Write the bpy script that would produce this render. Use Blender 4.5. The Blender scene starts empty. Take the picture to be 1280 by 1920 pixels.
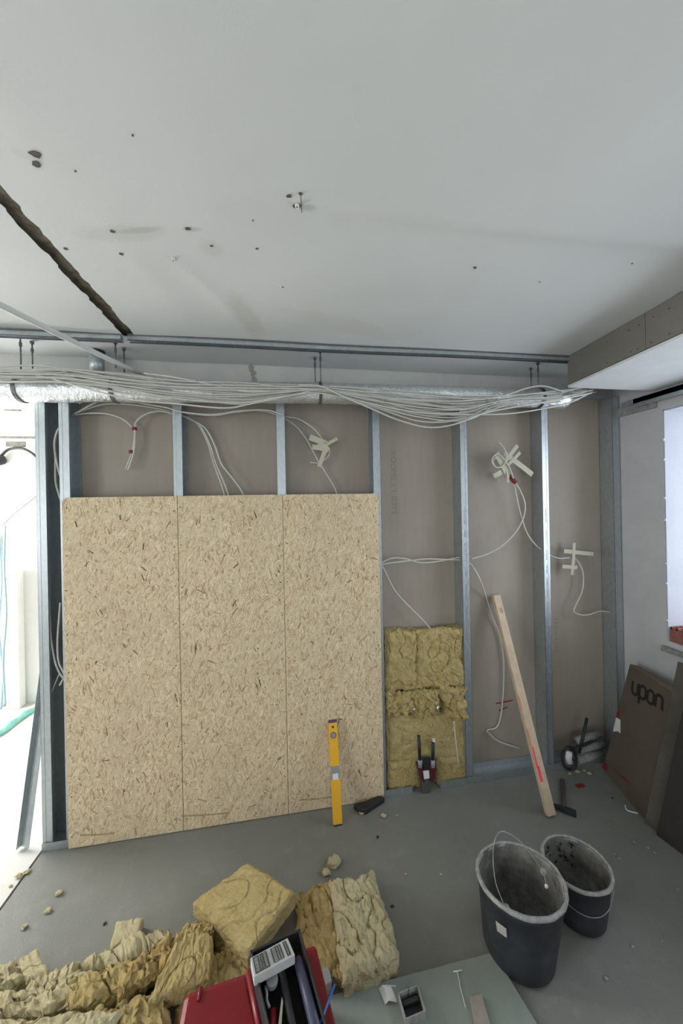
import bpy, math, random
from mathutils import Vector as V, noise
random.seed(7)
C = bpy.context.scene.collection
S = bpy.context.scene
# ------------------------------------------------------------------ camera
CAM_H, FPX, ROLL, YAW, SHY = 1.75, 626.4, -0.0192, 0.1546, -14.4
_F = V((math.sin(YAW), math.cos(YAW), 0)); _R0 = V((math.cos(YAW), -math.sin(YAW), 0)); _U0 = V((0, 0, 1))
_R = _R0*math.cos(ROLL) + _U0*math.sin(ROLL); _U = -_R0*math.sin(ROLL) + _U0*math.cos(ROLL)
cd = bpy.data.cameras.new('camera'); cam = bpy.data.objects.new('camera', cd); C.objects.link(cam)
cd.sensor_fit = 'VERTICAL'; cd.sensor_height = 36; cd.sensor_width = 24; cd.lens = FPX/1920*36
cd.shift_y = SHY/1920; cd.clip_start = .02
from mathutils import Matrix
cam.matrix_world = Matrix(((_R.x, _U.x, -_F.x, 0), (_R.y, _U.y, -_F.y, 0), (_R.z, _U.z, -_F.z, CAM_H), (0, 0, 0, 1)))
S.camera = cam
# ------------------------------------------------------------------ world, lights, exposure
S.view_settings.view_transform = 'Standard'; S.view_settings.look = 'None'
S.view_settings.gamma = 1; S.view_settings.use_curve_mapping = False
S.view_settings.exposure = 0.0
w = bpy.data.worlds.new('sky'); S.world = w; w.use_nodes = True
w.node_tree.nodes['Background'].inputs[0].default_value = (.78, .88, 1, 1)
w.node_tree.nodes['Background'].inputs[1].default_value = 1.2
def area(name, loc, direction, sx, sy, power, col):
    l = bpy.data.lights.new(name, 'AREA'); l.shape = 'RECTANGLE'; l.size = sx; l.size_y = sy; l.energy = power; l.color = col
    o = bpy.data.objects.new(name, l); C.objects.link(o); o.location = loc
    o.rotation_euler = V(direction).to_track_quat('-Z', 'Z').to_euler(); return o
area('window_daylight_right', (3.05, .95, 1.65), (-1, 0, -.05), 1.6, 1.6, 44, (.82, .90, 1))
area('window_daylight_back', (-.3, -3.35, 1.5), (0, 1, .1), 3.2, 1.9, 25, (.96, .99, 1))
area('window_daylight_hall', (-3.75, 2.8, 1.5), (1, 0, -.05), 1.1, 1.9, 230, (1, .99, .97))
area('window_daylight_left', (-3.75, -.6, 1.5), (1, 0, 0), 1.7, 1.5, 60, (.98, .99, 1))

# ------------------------------------------------------------------ helpers
def at(px, py, ax, v):
    """world point seen at picture position (px, py) lying on the plane axis = v"""
    d = _F + _R*(px-640)/FPX - _U*(py-960-SHY)/FPX
    i = 'xyz'.index(ax); t = (v - (0, 0, CAM_H)[i])/d[i]
    return V((0, 0, CAM_H)) + d*t
def lerp(a, b, t): return a + (b-a)*t
class MB:
    def __init__(s): s.v = []; s.f = []; s.m = []
    def add(s, vs, fs, m=0):
        k = len(s.v); s.v += [V(p) for p in vs]; s.f += [[k+i for i in f] for f in fs]; s.m += [m]*len(fs)
    def box(s, lo, hi, m=0):
        x0, y0, z0 = lo; x1, y1, z1 = hi
        s.add([(x0,y0,z0),(x1,y0,z0),(x1,y1,z0),(x0,y1,z0),(x0,y0,z1),(x1,y0,z1),(x1,y1,z1),(x0,y1,z1)],
              [(3,2,1,0),(4,5,6,7),(0,1,5,4),(1,2,6,5),(2,3,7,6),(3,0,4,7)], m)
    def obox(s, c, ax, ay, az, m=0):
        """box about centre c with half-extent vectors"""
        c, ax, ay, az = V(c), V(ax), V(ay), V(az)
        P = [c+i*ax+j*ay+k*az for k in (-1, 1) for (i, j) in ((-1,-1),(1,-1),(1,1),(-1,1))]
        s.add(P, [(3,2,1,0),(4,5,6,7),(0,1,5,4),(1,2,6,5),(2,3,7,6),(3,0,4,7)], m)
    def hexa(s, P, m=0):
        s.add(P, [(3,2,1,0),(4,5,6,7),(0,1,5,4),(1,2,6,5),(2,3,7,6),(3,0,4,7)], m)
    def tube(s, pts, r, n=8, m=0, caps=True):
        pts = [V(p) for p in pts]; k0 = len(s.v); N = len(pts)
        t = (pts[1]-pts[0]).normalized(); u = t.orthogonal().normalized()
        for i, p in enumerate(pts):
            t = (pts[min(i+1, N-1)] - pts[max(i-1, 0)]).normalized()
            u = (u - t*u.dot(t)).normalized(); w_ = t.cross(u)
            rr = r(i/(N-1)) if callable(r) else r
            for j in range(n):
                a = 2*math.pi*j/n; s.v.append(p + (u*math.cos(a) + w_*math.sin(a))*rr)
        for i in range(N-1):
            for j in range(n):
                a, b = k0+i*n+j, k0+i*n+(j+1) % n
                s.f.append([a, b, b+n, a+n]); s.m.append(m)
        if caps:
            s.f.append([k0+j for j in reversed(range(n))]); s.f.append([k0+(N-1)*n+j for j in range(n)]); s.m += [m, m]
    def prism(s, poly, ex, m=0):
        """closed polygon of 3D points pushed along ex"""
        n = len(poly); ex = V(ex); P = [V(p) for p in poly]
        s.add(P + [p+ex for p in P], [list(reversed(range(n))), [n+i for i in range(n)]] + [[i, (i+1) % n, n+(i+1) % n, n+i] for i in range(n)], m)
    def lathe(s, prof, c, n=40, m=0, sx=1, sy=1):
        k = len(s.v); c = V(c)
        for (r, z) in prof:
            for j in range(n):
                a = 2*math.pi*j/n; s.v.append(c + V((r*math.cos(a)*sx, r*math.sin(a)*sy, z)))
        for i in range(len(prof)-1):
            for j in range(n):
                a, b = k+i*n+j, k+i*n+(j+1) % n; s.f.append([a, b, b+n, a+n]); s.m.append(m)
W = {}
def obj(name, mb, mat, parent=None, smooth=False, label=None, cat=None, group=None, kind=None, bevel=0):
    P = mb.v
    lo = V([min(p[i] for p in P) for i in range(3)]); hi = V([max(p[i] for p in P) for i in range(3)])
    base = V(((lo.x+hi.x)/2, (lo.y+hi.y)/2, lo.z))
    me = bpy.data.meshes.new(name); me.from_pydata([tuple(p-base) for p in P], [], mb.f)
    for q in (mat if isinstance(mat, (list, tuple)) else [mat]): me.materials.append(q)
    me.polygons.foreach_set('material_index', mb.m)
    if smooth: me.polygons.foreach_set('use_smooth', [True]*len(mb.f))
    me.update()
    o = bpy.data.objects.new(name, me); C.objects.link(o)
    if parent: o.parent = parent; o.location = base - W[parent.name]
    else: o.location = base
    W[o.name] = base
    tag(o, label, cat, group, kind)
    if bevel:
        b = o.modifiers.new('bevel', 'BEVEL'); b.width = bevel; b.segments = 2; b.limit_method = 'ANGLE'
    return o
def tag(o, label=None, cat=None, group=None, kind=None):
    if label: o['label'] = label
    if cat: o['category'] = cat
    if group: o['group'] = group
    if kind: o['kind'] = kind
def thing(name, loc, label=None, cat=None, group=None, kind=None):
    o = bpy.data.objects.new(name, None); C.objects.link(o); o.location = loc; o.empty_display_size = .05
    W[o.name] = V(loc); tag(o, label, cat, group, kind); return o
def spline(pts, k=8):
    pts = [V(p) for p in pts]; P = [pts[0]*2-pts[1]] + pts + [pts[-1]*2-pts[-2]]; out = []
    for i in range(1, len(P)-2):
        a, b, c, d = P[i-1:i+3]
        for j in range(k):
            t = j/k
            out.append(.5*((2*b) + (c-a)*t + (2*a-5*b+4*c-d)*t*t + (3*b-a-3*c+d)*t**3))
    out.append(pts[-1]); return out
def ribbon(mb, pts, wd, nrm, th=.0006, m=0):
    """flat strip along pts, lying in the plane with normal nrm"""
    pts = [V(p) for p in pts]; nrm = V(nrm).normalized(); N = len(pts)
    L = []; Rr = []
    for i, p in enumerate(pts):
        t = (pts[min(i+1, N-1)]-pts[max(i-1, 0)]).normalized(); s_ = t.cross(nrm).normalized()*wd/2
        L.append(p+s_); Rr.append(p-s_)
    for i in range(N-1):
        mb.hexa([L[i], Rr[i], Rr[i+1], L[i+1], L[i]+nrm*th, Rr[i]+nrm*th, Rr[i+1]+nrm*th, L[i+1]+nrm*th], m)

# ------------------------------------------------------------------ materials
class NT:
    def __init__(s, name):
        s.mat = bpy.data.materials.new(name); s.mat.use_nodes = True; s.t = s.mat.node_tree
        s.b = s.t.nodes['Principled BSDF']
    def n(s, typ, ins=None, **kw):
        nd = s.t.nodes.new(typ)
        for k, v in kw.items(): setattr(nd, k, v)
        for k, v in (ins or {}).items(): s.set(nd, k, v)
        return nd
    def set(s, nd, k, v):
        if isinstance(v, bpy.types.NodeSocket): s.t.links.new(v, nd.inputs[k])
        else: nd.inputs[k].default_value = v
    def coord(s, scale=(1, 1, 1), rot=(0, 0, 0), loc=(0, 0, 0), obj=True):
        tc = s.n('ShaderNodeTexCoord'); mp = s.n('ShaderNodeMapping', {'Vector': tc.outputs['Object'], 'Scale': scale, 'Rotation': rot, 'Location': loc}); return mp.outputs[0]
    def noise(s, vec, scale, detail=4, rough=.6, dist=0):
        return s.n('ShaderNodeTexNoise', {'Vector': vec, 'Scale': scale, 'Detail': detail, 'Roughness': rough, 'Distortion': dist})
    def ramp(s, fac, stops, interp='LINEAR'):
        r = s.n('ShaderNodeValToRGB', {'Fac': fac}); e = r.color_ramp; e.interpolation = interp
        while len(e.elements) < len(stops): e.elements.new(.5)
        for q, (p, c) in zip(e.elements, stops):
            q.position = p; q.color = (c[0], c[1], c[2], 1) if hasattr(c, '__len__') else (c, c, c, 1)
        return r.outputs[0]
    def mix(s, fac, a, b, mode='MIX'):
        m = s.n('ShaderNodeMix', data_type='RGBA', blend_type=mode)
        s.set(m, 0, fac)
        for i, v in ((6, a), (7, b)):
            if not isinstance(v, bpy.types.NodeSocket): v = (v[0], v[1], v[2], 1)
            s.set(m, i, v)
        return m.outputs[2]
    def math(s, op, a, b=0, c=None):
        m = s.n('ShaderNodeMath', {0: a, 1: b}, operation=op)
        if c is not None: s.set(m, 2, c)
        return m.outputs[0]
    def bump(s, h, strength=.3, dist=.01):
        b = s.n('ShaderNodeBump', {'Height': h, 'Strength': strength, 'Distance': dist}); s.set(s.b, 'Normal', b.outputs[0])
    def out(s, col=None, rough=None, metal=None, spec=None):
        for k, v in (('Base Color', col), ('Roughness', rough), ('Metallic', metal), ('Specular IOR Level', spec)):
            if v is None: continue
            if k == 'Base Color' and not isinstance(v, bpy.types.NodeSocket): v = (v[0], v[1], v[2], 1)
            s.set(s.b, k, v)
        return s.mat
def simple(name, col, rough=.6, metal=0, var=.12, scale=30, bump=.1, bd=.002):
    q = NT(name); c = q.coord(); nz = q.noise(c, scale, 5)
    a = [x*(1-var) for x in col]; b = [min(1, x*(1+var)) for x in col]
    k = q.ramp(nz.outputs[0], [(.3, a), (.7, b)])
    if bump: q.bump(nz.outputs[0], bump, bd)
    return q.out(k, rough, metal)
def m_ceiling():
    q = NT('ceiling_paint'); c = q.coord()
    n1 = q.noise(c, 1.3, 3, .5); n2 = q.noise(c, 9, 6, .6); n3 = q.noise(c, 90, 3)
    k = q.mix(q.ramp(n1.outputs[0], [(.35, 0.), (.7, 1.)]), (.60, .62, .61), (.66, .68, .665))
    k = q.mix(q.ramp(n2.outputs[0], [(.62, 0.), (.75, .35)]), k, (.57, .575, .55))
    g = q.n('ShaderNodeNewGeometry').outputs['Position']; dn = q.noise(g, 14, 5, .65)
    for (ax_, ay_, bx_, by_, wd_, st_, col_) in ((205, 437, 316, 426, .014, .55, (.40, .39, .35)), (332, 428, 386, 429, .013, .5, (.40, .39, .35)), (120, 445, 330, 432, .045, .28, (.46, .45, .42)),
            (385, 455, 410, 475, .05, .35, (.50, .49, .45)), (430, 540, 490, 640, .075, .40, (.50, .47, .41)), (500, 570, 760, 640, .09, .25, (.52, .49, .43)), (545, 388, 600, 392, .02, .5, (.40, .39, .36)), (66, 280, 72, 325, .02, .35, (.42, .41, .38)), (20, 285, 60, 300, .02, .2, (.46, .45, .43))):
        A_, B_ = at(ax_, ay_, 'z', 2.58), at(bx_, by_, 'z', 2.58); m_ = (A_+B_)/2; L_ = (B_-A_).length/2+wd_*.5; an = math.atan2(B_.y-A_.y, B_.x-A_.x)
        mp = q.n('ShaderNodeMapping', {'Vector': g, 'Location': (m_.x, m_.y, 2.58), 'Rotation': (0, 0, an), 'Scale': (L_, wd_, 1)}, vector_type='TEXTURE').outputs[0]
        gr = q.n('ShaderNodeTexGradient', {'Vector': mp}, gradient_type='SPHERICAL').outputs[0]
        e = q.math('ADD', gr, q.math('MULTIPLY', q.math('SUBTRACT', dn.outputs[0], .5), .9))
        k = q.mix(q.math('MULTIPLY', q.ramp(e, [(.12, 0.), (.55, st_)]), q.math('GREATER_THAN', gr, .001)), k, col_)
    q.bump(q.math('ADD', n2.outputs[0], q.math('MULTIPLY', n3.outputs[0], .15)), .15, .01)
    return q.out(k, .75, 0, .3)
def m_floor(name, base, dark, light):
    q = NT(name); c = q.coord()
    n1 = q.noise(c, 1.6, 5, .6, .6); n2 = q.noise(c, 14, 6, .7); n3 = q.noise(c, 160, 3, .6)
    k = q.mix(q.ramp(n1.outputs[0], [(.35, 0.), (.65, 1.)]), dark, base)
    k = q.mix(q.ramp(n2.outputs[0], [(.55, 0.), (.8, .7)]), k, light)
    k = q.mix(q.ramp(n3.outputs[0], [(.3, .25), (.5, 0.)]), k, dark)
    q.bump(q.math('ADD', n3.outputs[0], q.math('MULTIPLY', n2.outputs[0], 2)), .12, .004)
    return q.out(k, q.ramp(n1.outputs[0], [(.3, .42), (.7, .6)]), 0, .4)
def m_plaster(name, a, b, rough=.85):
    q = NT(name); c = q.coord(); n1 = q.noise(c, 3, 6, .65, .4); n2 = q.noise(c, 40, 5, .6)
    k = q.mix(q.ramp(n1.outputs[0], [(.3, 0.), (.68, 1.)]), a, b)
    q.bump(q.math('ADD', n1.outputs[0], q.math('MULTIPLY', n2.outputs[0], .3)), .3, .01)
    return q.out(k, rough, 0, .2)
def m_board():
    q = NT('brown_board_paper'); c = q.coord((1, 1, .12)); n1 = q.noise(c, 40, 4, .6); n2 = q.noise(q.coord(), 2.2, 4, .6)
    k = q.mix(q.ramp(n1.outputs[0], [(.3, 0.), (.7, 1.)]), (.305, .264, .216), (.325, .282, .232))
    k = q.mix(q.ramp(n2.outputs[0], [(.45, 0.), (.75, .35)]), k, (.42, .37, .32))
    q.bump(n1.outputs[0], .05, .002)
    return q.out(k, .5, 0, .35)
def m_zinc():
    q = NT('galvanised_steel'); c = q.coord((1, 1, .5)); n1 = q.noise(c, 60, 4, .6); vo = q.n('ShaderNodeTexVoronoi', {'Vector': q.coord(), 'Scale': 70.})
    k = q.mix(q.ramp(n1.outputs[0], [(.3, 0.), (.7, 1.)]), (.44, .48, .50), (.56, .60, .62))
    k = q.mix(q.math('MULTIPLY', vo.outputs['Color'], .25), k, (.35, .38, .39))
    return q.out(k, q.ramp(n1.outputs[0], [(.3, .38), (.7, .50)]), .85)
def m_osb():
    q = NT('osb_strands'); k = None; hsum = None
    tc = q.n('ShaderNodeTexCoord'); oi = q.n('ShaderNodeObjectInfo')
    off = q.n('ShaderNodeCombineXYZ', {0: q.math('MULTIPLY', oi.outputs['Random'], 37.), 2: q.math('MULTIPLY', oi.outputs['Random'], 91.)}).outputs[0]
    P = q.n('ShaderNodeVectorMath', {0: tc.outputs['Object'], 1: off}, operation='ADD').outputs[0]
    wob = q.noise(P, 22, 2); add = q.n('ShaderNodeVectorMath', {0: P, 1: q.n('ShaderNodeVectorMath', {0: wob.outputs['Color'], 'Scale': .008}, operation='SCALE').outputs[0]}, operation='ADD').outputs[0]
    pal = [(0, (.54, .42, .26)), (.2, (.72, .59, .39)), (.45, (.63, .50, .32)), (.65, (.79, .68, .48)), (.85, (.60, .47, .29)), (.96, (.45, .31, .17))]
    for i, (ang, sl, sw) in enumerate([(8, 18, 80), (-32, 17, 95), (48, 22, 85), (-75, 26, 110), (-12, 19, 110), (28, 26, 130), (75, 30, 130), (-50, 24, 130), (12, 28, 150), (-20, 34, 190)]):
        mp = q.n('ShaderNodeMapping', {'Vector': add, 'Rotation': (0, math.radians(ang), 0), 'Location': (i*3.7, 0, i*1.9)}).outputs[0]
        mp = q.n('ShaderNodeMapping', {'Vector': mp, 'Scale': (sw, 0, sl)}).outputs[0]
        vo = q.n('ShaderNodeTexVoronoi', {'Vector': mp, 'Scale': 1., 'Randomness': 1.}, distance='CHEBYCHEV' if i % 2 else 'EUCLIDEAN')
        sep = q.n('ShaderNodeSeparateColor', {0: vo.outputs['Color']})
        col = q.ramp(sep.outputs[0], pal)
        if k is None: k = col; hsum = sep.outputs[1]
        else:
            msk = q.math('GREATER_THAN', sep.outputs[1], .68)
            k = q.mix(msk, k, col); hsum = q.math('ADD', hsum, q.math('MULTIPLY', msk, .4))
            rim = q.math('MULTIPLY', msk, q.ramp(vo.outputs['Distance'], [(.5, 0.), (.72, .45)]))
            k = q.mix(rim, k, (.34, .22, .11))
    big = q.noise(P, 2.5, 4); k = q.mix(q.ramp(big.outputs[0], [(.42, 0.), (.68, .35)]), k, (.53, .43, .30))
    q.bump(hsum, .4, .002)
    return q.out(k, .62, 0, .35)
def m_wool(name, a, b, d):
    q = NT(name); c = q.coord((1, 1, 1.4)); n1 = q.noise(c, 7, 8, .7, .7); n2 = q.noise(c, 70, 9, .8, .8); n3 = q.noise(c, 300, 5, .8)
    k = q.mix(q.ramp(n1.outputs[0], [(.32, 0.), (.66, 1.)]), a, b)
    k = q.mix(q.ramp(n2.outputs[0], [(.3, .6), (.5, 0.)]), k, d)
    h = q.math('ADD', q.math('MULTIPLY', n2.outputs[0], 1.), q.math('MULTIPLY', n3.outputs[0], .3))
    q.bump(h, 1., .016)
    return q.out(k, .95, 0, .1)
M = {}
M['ceiling'] = m_ceiling()
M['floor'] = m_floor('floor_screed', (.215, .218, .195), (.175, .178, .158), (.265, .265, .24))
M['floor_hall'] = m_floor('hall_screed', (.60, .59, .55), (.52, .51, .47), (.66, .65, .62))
M['plaster'] = m_plaster('wall_plaster', (.50, .50, .47), (.60, .60, .565))
M['plaster_cool'] = m_plaster('side_wall_plaster', (.47, .47, .475), (.56, .56, .565))
M['white'] = m_plaster('white_plaster', (.78, .78, .75), (.86, .86, .83))
for i_, c_ in enumerate(((.13, .07, .035), (.27, .17, .085), (.38, .26, .14))): M['strand%d' % i_] = simple('dark_strand_%d' % i_, c_, .8, 0, .2, 60)
M['board'] = m_board(); M['zinc'] = m_zinc(); M['osb'] = m_osb()
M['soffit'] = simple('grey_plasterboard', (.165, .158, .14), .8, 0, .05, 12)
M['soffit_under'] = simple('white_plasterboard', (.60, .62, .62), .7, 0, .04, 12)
M['wool'] = m_wool('yellow_mineral_wool', (.70, .53, .21), (.82, .67, .34), (.42, .28, .09))
M['wool_pale'] = m_wool('pale_mineral_wool', (.78, .67, .38), (.88, .79, .52), (.54, .42, .20))
M['wool_orange'] = m_wool('ochre_mineral_wool', (.64, .45, .17), (.74, .57, .27), (.42, .27, .09))
M['cable'] = simple('white_cable', (.54, .54, .49), .5, 0, .06, 20, 0)
M['black'] = simple('black_plastic', (.018, .018, .02), .55, 0, .3, 20)
M['rubber'] = simple('black_rubber_bucket', (.022, .025, .03), .5, 0, .5, 14, .2)
M['foil'] = simple('foil_wrap', (.85, .87, .88), .28, .85, .1, 45, .9, .01)
M['wood'] = simple('raw_wood', (.55, .43, .30), .7, 0, .12, 18)
M['yellow'] = simple('yellow_lacquer', (.78, .42, .03), .45, 0, .05, 10, 0)
M['grey'] = simple('grey_plastic', (.28, .28, .28), .5, 0, .1)
M['paper'] = simple('white_paper', (.72, .72, .70), .7, 0, .05)
M['red'] = simple('red_plastic', (.19, .006, .014), .38, 0, .15, 8, .03)
M['darkred'] = simple('dark_red_paint', (.20, .015, .02), .6, 0, .2)
M['pink'] = simple('fluorescent_pink_paint', (.90, .07, .12), .6, 0, .1)
M['tape'] = simple('masking_tape', (.47, .45, .34), .7, 0, .08, 60)
M['carton'] = simple('brown_cardboard', (.105, .083, .06), .85, 0, .08, 9)
M['carton_light'] = simple('cardboard_edge', (.16, .12, .085), .85, 0, .08, 9)
M['panelgrey'] = simple('stained_grey_panel', (.070, .062, .050), .8, 0, .35, 7)
M['paneldark'] = simple('dark_panel', (.022, .019, .016), .8, 0, .3, 7)
M['brick'] = simple('red_clay_brick', (.27, .10, .085), .9, 0, .15, 40, .4)
M['raw'] = simple('raw_groove_mortar', (.25, .22, .18), .95, 0, .35, 40, .9, .01)
M['streak'] = simple('grey_streak', (.34, .32, .28), .9, 0, .12, 30)
M['dirt'] = simple('dark_dirt', (.10, .09, .075), .95, 0, .3)
M['cement'] = simple('dried_cement', (.27, .27, .26), .9, 0, .3, 50, .5, .004)
M['cement_dark'] = simple('dried_cement_dark', (.16, .155, .14), .9, 0, .45, 22, .5, .004)
M['bluegrey'] = simple('blue_grey_plastic', (.045, .05, .09), .45, 0, .15)
M['blue'] = simple('blue_plastic', (.06, .17, .55), .4, 0, .1)
M['steel'] = simple('bright_steel', (.65, .66, .67), .3, .9, .1)
M['ink'] = simple('black_ink', (.012, .012, .012), .8, 0, 0, 10, 0)
M['print'] = simple('faded_grey_print', (.215, .175, .15), .8, 0, .1, 10, 0)
M['greenboard'] = simple('green_grey_plasterboard', (.235, .265, .235), .7, 0, .08, 6)
M['teal'] = simple('teal_plastic', (.25, .62, .56), .4, 0, .15)
M['pvc'] = simple('white_pvc_pipe', (.60, .62, .60), .4, 0, .04)
M['reveal'] = m_plaster('reveal_plaster', (.40, .41, .45), (.46, .47, .51))
M['pale_blue'] = simple('pale_blue_cable', (.35, .50, .58), .5, 0, .1)
M['cement_pale'] = simple('dusty_paper', (.36, .35, .32), .8)
M['deepred'] = simple('deep_red_plastic', (.085, .012, .014), .5, 0, .2)
M['cardwhite'] = simple('greyish_white_card', (.45, .45, .44), .7, 0, .06)
M['hangergrey'] = simple('hanger_steel', (.16, .16, .16), .5, .7, .2)

# ------------------------------------------------------------------ setting
D, DB, H = 1.934, 2.034, 2.58          # front of the studs, brown boards, ceiling height
XL, XR, YB, YH = -3.4, 2.21, -3.0, 3.45
def grid(mb, x0, x1, y0, y1, nx, ny, z, edge=None, m=0):
    k = len(mb.v)
    for j in range(ny+1):
        for i in range(nx+1):
            x = lerp(x0, x1, i/nx); y = lerp(y0, y1, j/ny)
            if edge: x = edge(i, nx, x, y)
            mb.v.append(V((x, y, z(x, y))))
    for j in range(ny):
        for i in range(nx):
            a = k+j*(nx+1)+i; mb.f.append([a, a+1, a+nx+2, a+nx+1]); mb.m.append(m)
def zc(x, y):
    r = 0
    if x > -.2:
        yy = y-.945-.012*math.sin(x*3); s_ = min(1, (x+.2)/.4)
        r += .016*s_*(1/(1+math.exp(-yy/.012)) - 1/(1+math.exp(-(yy-.14)/.05)))
    u = noise.noise((x*2.2, y*2.2, 1.3))
    r += .007*u*min(1, max(0, .5-x)+.25)
    r -= .006*math.exp(-((x+.28-(y-1.35)*.5)/.04)**2)*max(0, 1-abs(y-1.42)/.32)
    return H + r
GX = -.742
def jag(y, side): return 0 if y > 1.74 else .004*noise.noise((y*7, side*7.1, 0)) + .006*noise.noise((y*34, side*3.3, 2)) + .004*(1 if noise.noise((y*21, side*5.3, 7)) > .15 else 0)
def groove_half(y): return (.010 + .006*min(1, max(0, (y-.6)/.9))) if y < 1.74 else -.0101
mb = MB()
grid(mb, GX, XR, YB, DB, 190, 420, zc, lambda i, n, x, y: x + max(0, 1-i/8)*(.01 + groove_half(y) + jag(y, 1)))
ceil = obj('ceiling', mb, M['ceiling'], smooth=True, kind='structure')
mb = MB()
grid(mb, XL, GX, YB, DB, 90, 420, zc, lambda i, n, x, y: x + max(0, 1-(n-i)/5)*(-.01 - groove_half(y) + jag(y, 2)))
obj('ceiling', mb, M['ceiling'], smooth=True, kind='structure')
mb = MB()
for j in range(160):        # raw channel above the gap
    y0, y1 = lerp(YB, DB, j/160), lerp(YB, DB, (j+1)/160)
    z0, z1 = H+.022+.008*noise.noise((0, y0*20, 0)), H+.022+.008*noise.noise((0, y1*20, 0))
    mb.add([(GX-.07, y0, z0), (GX+.07, y0, z0), (GX+.07, y1, z1), (GX-.07, y1, z1)], [(0, 1, 2, 3)])
    mb.add([(GX-.07, y0, H+.014), (GX-.07, y1, H+.014), (GX-.07, y1, z1), (GX-.07, y0, z0)], [(0, 1, 2, 3)])
    mb.add([(GX+.07, y0, H+.014), (GX+.07, y1, H+.014), (GX+.07, y1, z1), (GX+.07, y0, z0)], [(3, 2, 1, 0)])
obj('ceiling_groove', mb, M['raw'], parent=ceil)
mb = MB(); mb.box((XL, YB, H+.08), (XR+.4, DB, H+.15)); obj('ceiling_slab', mb, M['plaster'], kind='structure')
mb = MB(); mb.box((XL, DB+.1, 2.75), (0, YH+.2, 2.9)); obj('ceiling_hall', mb, M['white'], kind='structure')
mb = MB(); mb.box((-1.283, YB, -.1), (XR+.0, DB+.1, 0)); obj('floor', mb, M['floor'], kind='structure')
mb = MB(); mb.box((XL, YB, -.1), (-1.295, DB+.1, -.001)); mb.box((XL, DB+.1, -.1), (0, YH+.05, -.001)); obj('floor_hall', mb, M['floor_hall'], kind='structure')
mb = MB(); mb.box((-1.295, YB, -.1), (-1.283, DB+.1, -.012)); obj('floor_joint', mb, M['dirt'], kind='structure')
# back wall: brown boards on the far side of the studs, plaster beam above
wb = thing('wall_back', (0, DB, 0), kind='structure')
seams = [-1.285, -.596, .52, 1.64, XR]
for i in range(4):
    mb = MB(); mb.box((seams[i]+.001, DB, .006), (seams[i+1]-.001, DB+.0125, 2.44)); obj('drywall_board', mb, M['board'], parent=wb)
mb = MB(); mb.box((XL, DB-.012, 2.44), (XR, DB+.12, H+.08))
obj('wall_back_beam', mb, M['plaster'], kind='structure')
mb = MB()
for (px, py) in ((470, 690), (474, 700), (476, 712)):
    c = at(px, py, 'y', DB-.013)
    n = 9; mb.prism([c+V(((.012+.008*random.random())*math.cos(a*6.283/n), 0, (.016+.01*random.random())*math.sin(a*6.283/n))) for a in range(n)], (0, -.003, 0))
obj('plaster_chip', mb, M['streak'], parent=bpy.data.objects['wall_back_beam'])
# right wall with window opening
WY0, WY1, WZ0, WZ1 = .30, 1.675, .90, 2.275
mb = MB(); X2 = XR+.36
mb.box((XR, WY1, 0), (X2, DB+.15, H+.08)); mb.box((XR, YB, 0), (X2, WY0, H+.08))
mb.box((XR, WY0, 0), (X2, WY1, WZ0)); mb.box((XR, WY0, WZ1), (X2, WY1, H+.08))
wr = obj('wall_right', mb, M['plaster_cool'], kind='structure')
mb = MB(); mb.box((XR+.004, WY1-.006, WZ0), (X2, WY1-.0005, WZ1)); mb.box((XR+.004, WY0, WZ1-.006), (X2, WY1, WZ1-.0005)); mb.box((XR+.004, WY0+.0005, WZ0), (X2, WY0+.006, WZ1))
obj('window_1', mb, M['reveal'], kind='structure')
mb = MB()
for a in range(7): # chipped plaster corner of the opening
    z = (1.02, 1.24, 1.36, 1.62, 1.75, 1.98, 2.1)[a]; r = .006+.004*random.random()
    mb.lathe([(.001, -r), (r*.8, -r*.6), (r, 0), (r*.8, r*.7), (.001, r)], (XR, WY1-.001, z), 7)
obj('plaster_lump', mb, M['plaster_cool'], parent=wr)
# shell out of view
mb = MB(); mb.box((XL-.3, YB-.3, 0), (-1.9, YB, H)); mb.box((1.3, YB-.3, 0), (XR+.3, YB, H)); mb.box((-1.9, YB-.3, 0), (1.3, YB, .5)); mb.box((-1.9, YB-.3, 2.4), (1.3, YB, H))
obj('wall_front', mb, M['plaster'], kind='structure')
mb = MB()
mb.box((XL-.3, YB, 0), (XL, -1.4, H)); mb.box((XL-.3, .2, 0), (XL, 2.2, 2.8)); mb.box((XL-.3, 3.35, 0), (XL, YH+.2, 2.8))
mb.box((XL-.3, -1.4, 0), (XL, .2, .8)); mb.box((XL-.3, -1.4, 2.3), (XL, .2, H)); mb.box((XL-.3, 2.2, 0), (XL, 3.35, .3)); mb.box((XL-.3, 2.2, 2.5), (XL, 3.35, 2.8))
obj('wall_left', mb, M['white'], kind='structure')
mb = MB(); mb.box((XL, YH, 0), (0, YH+.15, 2.8)); wh = obj('wall_hall', mb, M['white'], kind='structure')
mb = MB(); mb.box((-.1, DB+.02, 0), (0, YH, 2.8)); obj('wall_hall_end', mb, M['white'], kind='structure')
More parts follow.
